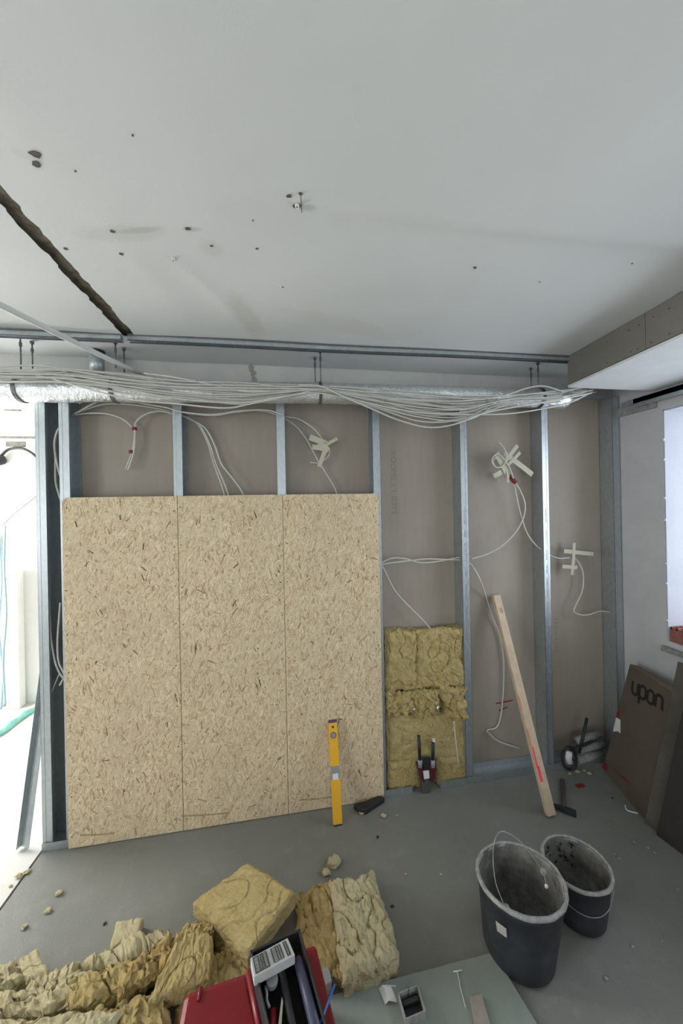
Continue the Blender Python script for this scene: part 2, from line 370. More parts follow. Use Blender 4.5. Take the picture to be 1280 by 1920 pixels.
# raw brickwork patch, crack and niche on the hall wall
mb = MB()
a, b = at(12, 828, 'y', YH), at(48, 838, 'y', YH); mb.box((a.x, YH-.008, b.z), (b.x, YH-.001, a.z))
a, b = at(0, 818, 'y', YH), at(70, 822, 'y', YH); mb.box((a.x-.3, YH-.012, b.z-.004), (b.x+.2, YH-.001, a.z))
a = at(8, 769, 'y', YH); b = at(40, 769, 'y', YH); mb.box((a.x, YH-.006, a.z-.007), (b.x, YH-.001, a.z+.007))
obj('wall_recess', mb, M['cement_dark'], parent=wh)
mb = MB(); pts = spline([at(px, py, 'y', YH-.03) for px, py in ((-30, 900), (-5, 865), (12, 845), (32, 840), (52, 845), (72, 862), (90, 900))], 8)
mb.tube(pts, .012, 8); obj('corrugated_conduit', mb, M['black'], smooth=True, label='black flexible conduit arching across the bright hallway wall', cat='conduit')
mb = MB(); c = at(0, 862, 'y', YH-.04); mb.lathe([(.001, -.05), (.035, -.035), (.045, 0), (.03, .035), (.001, .045)], c, 10)
obj('wiring_lump', mb, M['black'], smooth=True, label='dark lump of wiring on hallway wall at the left picture edge', cat='wiring')
# soffit box along the right wall
sof = thing('soffit', (1.9, 0, 2.4), kind='structure')
SE = 1.705; SZ = 2.40
def sx(y): return 1.603 if y > 1.6 else 1.603 - (1.705-y)*.03
ys = [SE, 1.262, .0, -1.3, YB]
for i in range(4):
    y1, y0 = ys[i]-.001, ys[i+1]+.001
    mb = MB(); a0, a1 = 1.603-(SE-y0)*.045, 1.603-(SE-y1)*.045
    mb.hexa([(a0, y0, SZ+.016), (a0+.0125, y0, SZ+.016), (a1+.0125, y1, SZ+.016), (a1, y1, SZ+.016), (a0, y0, H-.004), (a0+.0125, y0, H-.004), (a1+.0125, y1, H-.004), (a1, y1, H-.004)])
    obj('plasterboard', mb, M['soffit'], parent=sof)
mb = MB(); a0 = 1.603-(SE-YB)*.045
mb.hexa([(a0, YB, SZ), (XR, YB, SZ), (XR, SE, SZ), (1.603, SE, SZ), (a0, YB, SZ+.0125), (XR, YB, SZ+.0125), (XR, SE, SZ+.0125), (1.603, SE, SZ+.0125)])
obj('underside_board', mb, M['soffit_under'], parent=sof)
mb = MB(); mb.box((1.605, SE-.014, SZ+.013), (XR, SE-.001, H-.012)); obj('end_board', mb, M['soffit'], parent=sof)
mb = MB()
for y in (1.60, 1.45, 1.33, 1.29, 1.235, 1.16, 1.05, .9):
    for z in (SZ+.035, H-.04):
        c = V((1.603-(SE-y)*.045-.0006, y+random.uniform(-.01, .01), z)); n = 7
        mb.prism([c+V((0, .0032*math.cos(a*6.283/n), .0032*math.sin(a*6.283/n))) for a in range(n)], (.002, 0, 0))
obj('screw_heads', mb, M['black'], parent=sof, kind='stuff')
mb = MB(); mb.box((XR-.03, .4, 2.355), (XR-.001, 1.90, 2.385)); mb.box((XR-.03, 1.2, 2.33), (XR-.028, 1.82, 2.385))
obj('trim_1', mb, M['zinc'], kind='structure')
mb = MB(); mb.box((XR-.012, 1.70, 2.30), (XR, 2.02, 2.355)); obj('trim_2', mb, M['cement'], kind='structure')
# ceiling track
mb = MB()
for (x0, x1) in ((-2.9, -.775), (-.745, 1.62)):
    n = 12
    for i in range(n):
        a, b = lerp(x0, x1, i/n), lerp(x0, x1, (i+1)/n)
        ya = 1.742 - .012*(a+1.3) ; yb = 1.742 - .012*(b+1.3)
        za = H-.003-.004*math.sin(a*2.1+1)**2; zb = H-.003-.004*math.sin(b*2.1+1)**2
        def seg(ylo, yhi, zlo, zhi, m=0):
            mb.hexa([(a, ya+ylo, za+zlo), (b, yb+ylo, zb+zlo), (b, yb+yhi, zb+zlo), (a, ya+yhi, za+zlo), (a, ya+ylo, za+zhi), (b, yb+ylo, zb+zhi), (b, yb+yhi, zb+zhi), (a, ya+yhi, za+zhi)], m)
        seg(-.014, -.0128, -.023, -.004); seg(.0128, .014, -.023, -.004); seg(-.0145, -.0120, -.004, .004, 1); seg(-.014, .014, -.007, -.005); seg(-.0150, -.0120, -.028, -.023, 1); seg(.0120, .0150, -.028, -.023, 1)  # dark top strip paints in the shadow line; lower lips are dark edges
obj('ceiling_track', mb, [M['zinc'], M['hangergrey']], label='thin galvanised channel screwed along the ceiling in front of the wall', cat='metal track')
# ------------------------------------------------------------------ ceiling holes and plugs
def blob(mb, c, rx, ry, z0, th, n=11, jit=.3, m=0):
    P = []
    for a in range(n):
        t = a*6.2832/n; k = 1+random.uniform(-jit, jit); P.append(V((c.x+rx*k*math.cos(t), c.y+ry*k*math.sin(t), z0)))
    mb.prism(P, (0, 0, th), m)
for (px, py, r, lab) in ((66, 292, .016, None), (68, 310, .012, None), (557, 386, .017, None), (563, 362, .006, None), (227, 476, .010, None), (325, 486, .008, None), (396, 460, .006, None), (482, 467, .006, None), (890, 505, .007, None), (123, 468, .008, None), (210, 434, .008, None), (352, 427, .009, None), (541, 366, .008, None), (248, 253, .003, None), (141, 322, .003, None), (530, 538, .004, None), (474, 415, .003, None), (1011, 530, .003, None), (350, 640, .003, None), (1185, 500, .004, None)):
    c = at(px, py, 'z', H); mb = MB(); z0 = zc(c.x, c.y)-.0022; blob(mb, c, r*.75, r*.55, z0, .004)
    obj('ceiling_hole', mb, M['dirt'], parent=ceil)
for (px, py) in ((557, 386), (325, 486)):
    c = at(px, py, 'z', H-.006); mb = MB(); mb.lathe([(.0035, 0), (.006, 0), (.006, .006), (.0035, .006), (.0035, 0)], V((c.x, c.y, H-.010)), 12)
    obj('wall_plug', mb, M['paper'], parent=ceil)
c = at(563, 368, 'z', H); mb = MB(); mb.tube([c+V((0, -.012, -.004)), c+V((.004, .016, -.030))], .0013, 6); obj('wire_stub', mb, M['hangergrey'], parent=ceil)
# ------------------------------------------------------------------ studs
def stud(x0, x1, z1, flip, label, y0=D, y1=DB-.001, name='metal_stud', z0=.002, lipin=.008):
    """C profile; web on the x0 side (or x1 when flip)"""
    mb = MB(); t = .0012; xw = (x1-t, x1) if flip else (x0, x0+t)
    mb.box((xw[0], y0, z0), (xw[1], y1, z1))
    # flanges in three shallow folds so that they catch the light like rolled steel
    w3 = (x1-x0)/3
    for k in range(3):
        o_ = .0012 if k == 1 else 0
        mb.box((x0+w3*k, y0+o_, z0), (x0+w3*(k+1), y0+t+o_, z1)); mb.box((x0+w3*k, y1-t, z0), (x0+w3*(k+1), y1, z1))
    xl = (x0, x0+t) if flip else (x1-t, x1)
    mb.box((xl[0], y0, z0), (xl[1], y0+lipin, z1)); mb.box((xl[0], y1-lipin, z0), (xl[1], y1, z1))
    return obj(name, mb, M['zinc'], label=label, cat='metal stud')
TOP = 2.438
stud(-1.282, -1.235, TOP, False, 'leftmost galvanised steel stud standing at the hallway opening')
stud(-1.174, -1.124, TOP, False, 'galvanised steel stud at the left edge of the strand board')
stud(-.620, -.571, TOP, False, 'galvanised steel stud above the left joint of the strand boards')
stud(-.066, -.017, TOP, False, 'galvanised steel stud above the right joint of the strand boards')
stud(.495, .541, TOP, True, 'galvanised steel stud along the right edge of the strand board')
s6 = stud(1.052, 1.100, TOP, False, 'galvanised steel stud just right of the yellow wall insulation')
s7 = stud(1.618, 1.664, TOP, False, 'galvanised steel stud right of the leaning wood batten')
stud(2.150, 2.206, TOP, False, 'rightmost galvanised steel stud in the corner by the window wall')
def track(x0, x1, label):
    mb = MB(); mb.box((x0, D-.003, .001), (x1, DB-.002, .0025)); mb.box((x0, D-.004, .001), (x1, D-.0028, .042)); mb.box((x0, DB-.0035, .001), (x1, DB-.002, .04))
    for k in range(int((x1-x0)/.02)): pass
    return obj('floor_track', mb, M['zinc'], label=label, cat='metal track')
track(-1.285, .70, 'galvanised floor channel under the strand boards')
track(.88, XR-.01, 'galvanised floor channel right of the red pipe bracket')
mb = MB(); mb.box((-1.285, D-.003, 2.4385), (XR-.01, DB-.014, 2.4398))
obj('top_track', mb, M['zinc'], label='galvanised top channel holding the stud heads under the beam', cat='metal track')
# stamped marks down the two bright studs
def stamps(par, xc, seed):
    mb = MB(); random.seed(seed); z = .25
    while z < 1.72:
        for k in range(random.randint(5, 14)):
            h = random.uniform(.004, .008); w_ = random.uniform(.004, .008)
            mb.box((xc-w_/2+random.uniform(-.001, .001), D-.0006, z), (xc+w_/2, D+.0016, z+h*.35)); 
            if random.random() < .6: mb.box((xc-w_/2, D-.0006, z), (xc-w_/2+.0016, D+.0016, z+h))
            z += h+.003
        z += random.uniform(.02, .05)
    obj('stamped_lettering', mb, M['print_blue'], parent=par, kind='stuff')
M['print_blue'] = simple('blue_grey_stamp', (.20, .28, .36), .6, .2, .1, 10, 0)
stamps(s6, 1.076, 3); stamps(s7, 1.641, 5)
# faded print on the boards
def vtext(body, c, size, par, mat, squash=1.0, mirror=False):
    cu = bpy.data.curves.new('print', 'FONT'); cu.body = body; cu.size = size; cu.extrude = .0002; cu.align_x = 'CENTER'; cu.align_y = 'CENTER'; cu.resolution_u = 2
    o = bpy.data.objects.new('tmp', cu); C.objects.link(o); dg = bpy.context.evaluated_depsgraph_get()
    me = bpy.data.meshes.new_from_object(o.evaluated_get(dg)); bpy.data.objects.remove(o)
    mb = MB()
    for p in me.vertices:   # text runs downwards
        x, y = p.co.x, p.co.y*squash*(-1 if mirror else 1)
        mb.v.append(V((c[0]+y, c[1]-.0006-p.co.z, c[2]-x)))
    for f in me.polygons: mb.f.append(list(f.vertices)); mb.m.append(0)
    obj('board_print', mb, mat, parent=par)
M['print2'] = simple('faded_print_light', (.265, .22, .185), .8, 0, .08, 20, 0)
c = at(738, 905, 'y', DB); vtext('KOOM2 x 1 GYPS', (c.x, DB, c.z), .052, wb, M['print2'])
c = at(1043, 1190, 'y', DB); vtext('12,5 x 1250', (c.x, DB, c.z), .050, wb, M['print2'])
# red pencil marks
mb = MB()
ribbon(mb, [at(929, 1319, 'y', DB), at(946, 1316, 'y', DB), at(961, 1313, 'y', DB)], .008, (0, -1, 0))
ribbon(mb, [at(935, 1332, 'y', DB), at(951, 1326, 'y', DB)], .008, (0, -1, 0)); ribbon(mb, [at(944, 1312, 'y', DB), at(940, 1333, 'y', DB)], .005, (0, -1, 0))
obj('red_marks', mb, M['darkred'], parent=wb)

# ------------------------------------------------------------------ strand boards
OT = 1.812
xs = [-1.157, -.5976, -.0378, .522]
names_ = ['left strand board of the three, next to the hallway opening', 'middle strand board of the three covering the studs', 'right strand board of the three, behind the spirit level']
for i in range(3):
    mb = MB(); a, b = xs[i]+.0012, xs[i+1]-.0012; y0, y1 = D-.0152, D-.004
    if i == 0: poly = [(a, .004), (b, .004), (b, OT), (a+.02, OT), (a, OT-.018)]
    elif i == 2: poly = [(a, .004), (b-.01, .004), (b, .03), (b, OT-.02), (b-.025, OT-.002), (a, OT)]
    else: poly = [(a, .004), (b, .004), (b, OT), (a, OT)]
    mb.prism([(x, y1, z) for x, z in poly], (0, y0-y1, 0))
    o = obj('strand_board', mb, M['osb'], label=names_[i], cat='strand board', group='strand boards screwed to the studs', bevel=.0015)
    mb = MB(); random.seed(11+i)
    for xx in (xs[i]+.018, xs[i+1]-.018):
        for k in range(9):
            c = V((xx+random.uniform(-.004, .004), y0-.0004, .06+k*.21+random.uniform(-.02, .02)))
            mb.prism([c+V((.0035*math.cos(t*1.0472), 0, .0035*math.sin(t*1.0472))) for t in range(6)], (0, .001, 0))
    obj('screw_heads', mb, M['black'], parent=o, kind='stuff')
    for tone, cnt, big_ in ((0, 34, .9), (1, 150, .95), (2, 210, 1.0)):      # dark bark strands lying on the surface
        mb = MB()
        for k in range(cnt):
            ang = random.gauss(0, .55) if random.random() < .75 else random.uniform(-1.5, 1.5)
            ln = (.012+.048*random.random()**2.4)*big_; wd = (.0018+.0065*random.random()**2.2)*big_
            cx, cz = random.uniform(a+.02, b-.02), random.uniform(.03, OT-.02)
            u = V((math.sin(ang), 0, math.cos(ang))); v2 = V((u.z, 0, -u.x)); r_ = random.uniform
            P6 = [u*-ln/2+v2*wd*r_(-.3, .3), u*-ln*r_(.3, .45)+v2*wd*r_(.3, .6), u*ln*r_(.2, .4)+v2*wd*r_(.2, .6), u*ln/2+v2*wd*r_(-.3, .3), u*ln*r_(.2, .4)-v2*wd*r_(.2, .6), u*-ln*r_(.3, .45)-v2*wd*r_(.3, .6)]
            mb.prism([V((cx, y0-.0003, cz))+p_ for p_ in P6], (0, .0006, 0))
        obj('dark_strands', mb, M['strand%d' % tone], parent=o, kind='stuff')
    mb = MB()       # saw scuff just above the floor
    for (p0, p1, q0) in (((150, 1566), (215, 1562), 0), ((340, 1530), (430, 1524), 1), ((560, 1500), (625, 1494), 2)):
        if q0 == i: ribbon(mb, spline([at(*p0, 'y', y0), at((p0[0]+p1[0])/2, (p0[1]+p1[1])/2+1, 'y', y0), at(*p1, 'y', y0)], 4), .008, (0, -1, 0), .0004)
    obj('scuff_mark', mb, M['rustwood'] if 'rustwood' in M else M.setdefault('rustwood', simple('scuffed_wood', (.36, .26, .16), .8, 0, .3, 60)), parent=o)

# ------------------------------------------------------------------ hangers, duct, conduit
hang = [((38, 628), (40, 695)), ((60, 640), (58, 696)), ((216, 640), (217, 690)), ((232, 652), (232, 700)), ((600, 657), (602, 722)), ((590, 670), (590, 718)), ((995, 690), (996, 738)), ((1008, 680), (1012, 748))]
hl = ['outer leftmost duct hanger rod at the picture edge', 'inner leftmost duct hanger rod, second from the left edge', 'duct hanger rod left of the pair beside the groove end', 'duct hanger rod right of the pair beside the groove end', 'front middle duct hanger rod reaching the cable bundle', 'rear middle duct hanger rod, the shorter of the middle pair', 'rear right duct hanger rod near the soffit', 'front right duct hanger rod near the soffit, looped under the duct']
for (a, b), lab in zip(hang, hl):
    p = at(*a, 'z', H-.002); q = V((p.x, p.y, at(*b, 'y', p.y).z)); mb = MB()
    t = thing('hanger_rod', p, lab, 'hanger')
    mb.tube([p, q], .0032, 8); rd = obj('rod', mb, M['hangergrey'], parent=t, smooth=True)
    mb = MB(); mb.tube([p+V((0, 0, -.001)), p+V((0, 0, -.012))], .009, 10); obj('washer', mb, M['hangergrey'], parent=rd)
    mb = MB(); mb.tube([p+V((0, 0, -.035)), p+V((0, 0, -.055))], .006, 6); obj('nut', mb, M['hangergrey'], parent=rd)
duct = thing('foil_duct', (0, 1.83, 2.38), 'foil wrapped ventilation duct running above the studs behind the cables', 'duct')
def dz(x): return 2.330+.035*(x+1.36)/1.54 if x < .18 else 2.365+.012*(x-.18)/1.5
mb = MB(); n = 220; pts = []
for i in range(n+1):
    x = lerp(-2.9, 1.70, i/n); pts.append((x, 1.835+.003*noise.noise((x*5, 0, 0)), dz(x)+.004*noise.noise((x*4, 3, 0))))
k0 = len(mb.v); mb.tube(pts, .056, 22)
for i, p in enumerate(mb.v[:-0 or None]):
    nn = noise.noise((p.x*35, p.y*60, p.z*60)); c = V((p.x, 1.835, dz(p.x))); mb.v[i] = p + (p-c)*.07*nn
obj('foil_sleeve', mb, M['foil'], parent=duct, smooth=True)
for px in (40, 216, 600, 1010):
    x = at(px, 745, 'y', 1.83).x; mb = MB()
    mb.tube([(x-.008, 1.835, dz(x)), (x+.008, 1.835, dz(x))], .0605, 24); obj('pipe_clamp', mb, M['black'] if px == 1010 else M['hangergrey'], parent=duct, smooth=False)
mb = MB(); pts = [(1.66, 1.835, dz(1.66)), (1.70, 1.85, 2.385), (1.735, 1.88, 2.40), (1.75, 1.92, 2.43), (1.76, 1.96, 2.47)]
mb.tube(spline(pts, 5), .052, 16); obj('elbow', mb, M['foil'], parent=duct, smooth=True)
# spigot behind the cables
c = at(182, 680, 'y', 1.93); mb = MB(); mb.lathe([(.030, -.06), (.033, -.06), (.033, .05), (.030, .05), (.030, -.06)], c, 20)
t = thing('duct_spigot', c+V((0, 0, -.06)), 'short grey duct stub standing behind the cables near the groove', 'duct stub'); obj('collar', mb, M['zinc'], parent=t, smooth=True)
mb = MB(); mb.lathe([(.001, .052), (.036, .052), (.036, .06), (.001, .062)], c, 20); obj('cap', mb, M['black'], parent=t)
# white conduit crossing
mb = MB(); p0, p1 = at(0, 572, 'z', 2.40), at(270, 704, 'z', 2.43); d_ = (p0-p1)
mb.tube([p1, lerp(p1, p0, .4)+V((0, 0, -.004)), p0, p0+d_*1.6], .0105, 14); obj('white_conduit', mb, M['pvc'], smooth=True, label='straight white plastic conduit crossing diagonally below the ceiling', cat='conduit')

# ------------------------------------------------------------------ cables
def cable(pl, Y=None, r=.0042, name='white_cable', label=None, group=None, mat='cable', cat='cable', k=8, parent=None, n=7):
    P = []
    for q in pl:
        y = q[2] if len(q) > 2 else Y; P.append(at(q[0], q[1], 'y', y))
    mb = MB(); mb.tube(spline(P, k), r, n)
    return obj(name, mb, M[mat], smooth=True, label=label, cat=None if parent else cat, group=group, parent=parent)
random.seed(21)
def bun(s_, yoff, j):
    r = random.uniform
    back = j % 5 in (0, 2, 4)
    return [(-180, 690+12*s_+r(-3, 3), yoff), (0, 692+22*s_+r(-4, 4), yoff), (120, 694+24*s_+r(-4, 4), yoff), (230, 702+34*s_+r(-5, 5), yoff), (340, 712+38*s_+r(-5, 5), yoff), (450, 718+40*s_**1.2+r(-3, 3), yoff),
            (530, 720+26*s_+r(-3, 3), yoff), (600, 724+13*s_+r(-2, 2), yoff), (690, 730+28*s_+r(-4, 4), yoff), (790, 741+50*s_**1.3+r(-5, 5), yoff), (880, 745+42*s_**1.3+r(-6, 6), yoff), (960, 736+(2 if back else 26)*s_+r(-6, 4), yoff+(.08 if back else 0)), (1040, 732+(2 if back else 24)*s_+r(-4, 4), yoff+(.10 if back else .01)), (1080+r(-22, 28), 728+16*s_+r(-5, 3), yoff+r(.02, .07)), (1105+r(-20, 20), 722+16*s_+r(-6, 3), yoff+.13)]
NB = 22
for j in range(NB):
    s_ = (j+.5)/NB; cable(bun(s_, 1.775-.045*random.random(), j), label='white cable in the long bundle draped under the duct from wall to wall', group='white cables draped along the duct', r=.0036)
cable([(600, 726, 1.73), (640, 745), (700, 768), (745, 787), (800, 800), (850, 796), (910, 776), (1000, 762), (1070, 748), (1105, 738)] and [(x, y, 1.72) for x, y in ((560, 722), (600, 724), (640, 742), (700, 768), (745, 787), (800, 801), (850, 796), (910, 774), (1000, 757), (1070, 745), (1108, 737))], label='white cable hanging lowest of the sagging bundle on the right', r=.0044)
cable([(x, y, 1.73) for x, y in ((600, 724), (650, 745), (710, 760), (790, 774), (880, 777), (960, 775), (1040, 762), (1080, 750), (1100, 738))], label='white cable running nearly level just above the lowest sagging one', r=.0042)
cable([(x, y, 1.74) for x, y in ((640, 738), (760, 750), (850, 752), (930, 745), (990, 727), (1020, 724), (1055, 734))], label='white cable looping up over the foil duct at the right', r=.0042)
cable([(x, y, 1.745) for x, y in ((-20, 690), (30, 686), (80, 686), (125, 695), (90, 702), (20, 703))], label='white cable bent in a flat loop at the upper left edge', r=.0040)
cable([(x, y, 1.74) for x, y in ((-60, 693), (60, 702), (150, 725), (240, 748), (330, 757), (420, 765), (470, 757), (560, 738), (610, 726))], label='white cable dipping lowest left of the middle hanger', r=.0042)
cable([(x, y, 1.745) for x, y in ((270, 700), (330, 708), (400, 722), (470, 735), (560, 730))], label='white cable coming out of the end of the diagonal conduit', r=.0048)
YC = 2.0
B1 = 'in the bay left of the first joint stud'
mid = [(140, 778), (165, 775), (200, 776), (230, 786), (250, 804), (252, 825), (247, 850), (236, 880)]
cable([(x, y, YC) for x, y in mid], label='white cable curving from the left stud to the red tied pair', r=.0048)
cable([(x, y, YC-.01) for x, y in ((325, 776), (300, 771), (275, 776), (256, 790), (253, 806), (251, 846), (240, 881))], label='white cable curving from the right stud to the red tied pair', r=.0048)
for (px, py, l_) in ((252, 804, 'upper red tie joining two white cables'), (246, 847, 'lower red tie near the cable ends')):
    mb = MB(); c = at(px, py, 'y', YC-.006); mb.tube([c+V((0, 0, .008)), c-V((0, 0, .008))], .0125, 10); obj('cable_tie', mb, M['darkred'], label=l_, cat='cable tie')
cable([(x, y, YC) for x, y in ((135, 778), (160, 768), (195, 758), (240, 758), (290, 765), (330, 774))], label='upper white cable crossing the top of the first bay', r=.0046)
cable([(x, y, YC-.02) for x, y in ((140, 776), (165, 762), (190, 748), (195, 735))], label='short white cable rising from the left stud into the bundle', r=.0046)
cable([(x, y, 1.92) for x, y in ((205, 740), (260, 755), (310, 764), (345, 773), (400, 777), (450, 770), (500, 769), (530, 778))], label='white cable passing in front of the left joint stud', r=.0046)
cable([(x, y, YC) for x, y in ((345, 775), (400, 779), (440, 773), (490, 770), (530, 781))], label='white cable crossing the second bay along its top', r=.0046)
mb = MB(); c = at(152, 752, 'y', YC-.03); mb.tube([c+V((-.012, 0, -.012)), c+V((.012, 0, .010)), c+V((.014, 0, .03))], .008, 8); obj('cable_end', mb, M['cable'], smooth=True, label='thick white cable end poking out under the foil duct', cat='cable')
for dx, xe, l_ in ((0, 421, 'left'), (4, 428, 'middle'), (14, 457, 'right')):
    cable([(x, y, YC-dx*.001) for x, y in ((340, 779), (358, 786+dx*.1), (376+dx*.6, 803), (391+dx*.8, 835), (401+dx, 870), (lerp(401+dx, xe, .55), 900), (xe, 930), (xe+8, 980))], label=l_+' of three white cables dropping behind the middle strand board', r=.0046)
cable([(x, y, YC) for x, y in ((532, 781), (560, 786), (588, 804), (606, 826), (614, 836), (617, 850), (608, 862), (595, 868), (581, 867))], label='white cable ending in a hook under tape in the third bay', r=.0046)
cable([(x, y, YC+.01) for x, y in ((532, 784), (555, 800), (575, 825), (595, 862), (614, 893), (630, 922), (640, 960))], label='white cable dropping behind the right strand board', r=.0044)
# post cables
cable([(x, y, 1.96) for x, y in ((116, 795), (106, 812), (102, 835), (106, 865), (113, 892), (120, 905))], label='upper white cable bowed beside the leftmost stud', r=.0050)
cable([(x, y, 1.965) for x, y in ((104, 850), (104, 900), (110, 925), (116, 945))], label='middle white cable bowed beside the leftmost stud', r=.0048)
cable([(x, y, 1.95) for x, y in ((88, 1000), (90, 1080), (94, 1180), (102, 1235), (112, 1262), (122, 1275))], label='long white cable hanging down inside the leftmost stud', r=.0045)
cable([(x, y, 1.95) for x, y in ((113, 1130), (108, 1200), (110, 1240), (120, 1265), (112, 1285))], label='short white cable with cut end inside the leftmost stud', r=.0045)
cable([(x, y, 1.955) for x, y in ((112, 1262), (104, 1280), (95, 1302))], label='thin white wire end low inside the leftmost stud', r=.0030)
# bay 4
cable([(x, y, 1.97) for x, y in ((712, 1057), (725, 1050), (740, 1046), (762, 1048), (790, 1055), (825, 1052), (860, 1045), (880, 1044))], label='upper of two white cables level between two studs', r=.0042)
cable([(x, y, 1.965) for x, y in ((712, 1059), (735, 1055), (770, 1051), (800, 1048), (835, 1049), (870, 1050))], label='lower of two white cables level between two studs', r=.0042)
cable([(x, y, 1.98) for x, y in ((712, 1052), (722, 1072), (740, 1107), (762, 1132), (788, 1158), (806, 1178), (814, 1192))], label='white cable slanting down to the wall insulation', r=.0040)
# bay 5
cable([(x, y, 1.95) for x, y in ((935, 829), (944, 840), (950, 855), (945, 870), (934, 877), (925, 872), (922, 862), (928, 853), (938, 854), (948, 866), (957, 882), (964, 902), (975, 920), (984, 945), (981, 970), (966, 998), (940, 1024), (910, 1040), (882, 1048))], label='white cable coiled under tape, its tail sweeping down to the left', r=.0042)
cable([(x, y, 1.96) for x, y in ((932, 856), (924, 864), (930, 876), (945, 872), (955, 885), (962, 902), (968, 930), (976, 965), (988, 1000), (1004, 1022), (1020, 1034), (1034, 1043))], label='white cable from the taped coil running behind the next stud', r=.0042)
mb = MB(); c = at(963, 902, 'y', 1.955); c2 = at(953, 888, 'y', 1.975); mb.tube([c2, c, c+V((.01, -.01, -.012))], .014, 10); obj('cable_tie', mb, M['darkred'], smooth=True, label='red tie around the cables below the taped coil', cat='cable tie')
cable([(x, y, 1.96 if y < 1100 else 2.02) for x, y in ((876, 1052), (888, 1066), (900, 1088), (911, 1120), (922, 1155), (936, 1190), (943, 1230), (944, 1270), (942, 1310), (938, 1345), (930, 1364), (913, 1369), (918, 1376), (935, 1390), (973, 1403))], label='long white cable hanging down left of the leaning batten', r=.0048)
cable([(x, y, 1.98) for x, y in ((1030, 1042), (1050, 1047), (1073, 1046), (1085, 1056), (1093, 1078), (1091, 1108), (1080, 1132), (1076, 1147), (1090, 1153), (1105, 1152), (1125, 1146), (1145, 1148), (1172, 1150))], label='white cable hooked in an S below the tape cross at the right', r=.0042)
cable([(850, 1352, 1.90), (853, 1380, 1.895), (856, 1405, 1.895), (859, 1433, 1.90)], label='short white cable end hanging in front of the wall insulation', r=.0036)
# masking tape
def tape(pieces, Y, label):
    t = thing('tape_patch', at(*pieces[0][0], 'y', Y), label, 'tape')
    for i, (a, b, wd) in enumerate(pieces):
        mb = MB(); p, q = at(*a, 'y', Y-.001*i), at(*b, 'y', Y-.001*i); m_ = (p+q)/2+V((0, -.004, 0))
        ribbon(mb, spline([p, m_, q], 5), wd, (0, -1, 0), .0006); obj('tape_strip', mb, M['tape'], parent=t)
tape([((580, 820), (612, 832), .035), ((605, 838), (632, 822), .020), ((585, 838), (612, 842), .030), ((612, 836), (598, 875), .026), ((598, 830), (616, 845), .03)], YC-.012, 'crumpled beige tape star holding a cable in the third bay')
tape([((970, 835), (942, 870), .026), ((945, 850), (998, 890), .034), ((930, 850), (955, 895), .040), ((975, 848), (952, 872), .020), ((925, 893), (940, 885), .03), ((950, 880), (952, 905), .016)], 1.962, 'crossed beige tape strips over the coiled cable near the second bright stud')
tape([((1057, 1033), (1112, 1039), .026), ((1076, 1018), (1072, 1078), .022), ((1054, 1062), (1082, 1064), .024)], 1.972, 'beige tape cross on the rightmost brown board')

# ------------------------------------------------------------------ mineral wool
def wool(name, c4, th, mat, label, seed, amp=.010, group=None, nu=90, nv=90, nw=8, edge=.012, res=None, rise=0):
    """c4: four base corners (counter-clockwise seen from the open side), th: thickness vector"""
    c4 = [V(p) for p in c4]; th = V(th); mb = MB(); L = th.length; L1 = (c4[1]-c4[0]).length; L2 = (c4[3]-c4[0]).length
    idx = {}
    def P(i, j, k):
        key = (i, j, k)
        if key in idx: return idx[key]
        u, v, w_ = i/nu, j/nv, k/nw
        p = lerp(lerp(c4[0], c4[1], u), lerp(c4[3], c4[2], u), v) + th*w_
        rd = min(min(u, 1-u)*(c4[1]-c4[0]).length, min(v, 1-v)*(c4[3]-c4[0]).length)
        if rise: p += th*(rise*w_*math.sin(math.pi*u)*math.sin(math.pi*v))
        if w_ > .5 and rd < edge: p -= th.normalized()*(edge-rd)*.7*(w_-.5)*2
        s_ = V((u*L1*8+seed*13.7, v*L2*7, w_*L*9)) + V((0, 0, seed)); tn = th.normalized()
        a = noise.noise_vector(s_)*amp*1.0 + noise.noise_vector(s_*2.7)*amp*.7
        s2 = V((u*L1*42+v*L2*9, v*L2*26+seed, w_*L*42)); n2_ = noise.noise_vector(s2)
        a += n2_*amp*.55 + noise.noise_vector(s2*2.3)*amp*.5 + tn*abs(noise.noise(s2*.4))*amp*1.1
        f = abs(noise.noise(s_*1.3+V((5, 5, 5)))); a -= tn*amp*.8*max(0, .06-f)/.06*w_     # tears
        if w_ == 0: a -= th.normalized()*a.dot(th.normalized())
        mb.v.append(p+a); idx[key] = len(mb.v)-1; return idx[key]
    def quad(a, b, c, d): mb.f.append([a, b, c, d]); mb.m.append(0)
    for i in range(nu):
        for j in range(nv):
            quad(P(i, j, nw), P(i+1, j, nw), P(i+1, j+1, nw), P(i, j+1, nw)); quad(P(i, j+1, 0), P(i+1, j+1, 0), P(i+1, j, 0), P(i, j, 0))
    for k in range(nw):
        for i in range(nu):
            quad(P(i, 0, k), P(i+1, 0, k), P(i+1, 0, k+1), P(i, 0, k+1)); quad(P(i+1, nv, k), P(i, nv, k), P(i, nv, k+1), P(i+1, nv, k+1))
        for j in range(nv):
            quad(P(0, j+1, k), P(0, j, k), P(0, j, k+1), P(0, j+1, k+1)); quad(P(nu, j, k), P(nu, j+1, k), P(nu, j+1, k+1), P(nu, j, k+1))
    return obj(name, mb, M[mat], smooth=False, label=label, cat='insulation', group=group)
def wallwool(px4, depth, mat, label, seed, amp=.012, nu=84, nv=84, group='insulation pieces stuffed between the studs'):
    Y = DB-.006; c = [at(a, b, 'y', Y-depth*.8) for a, b in px4]; c = [V((p.x, Y, p.z)) for p in c]
    wool('insulation_batt', c, (0, -depth, 0), mat, label, seed, amp, group, nu, nv, 5, .02)
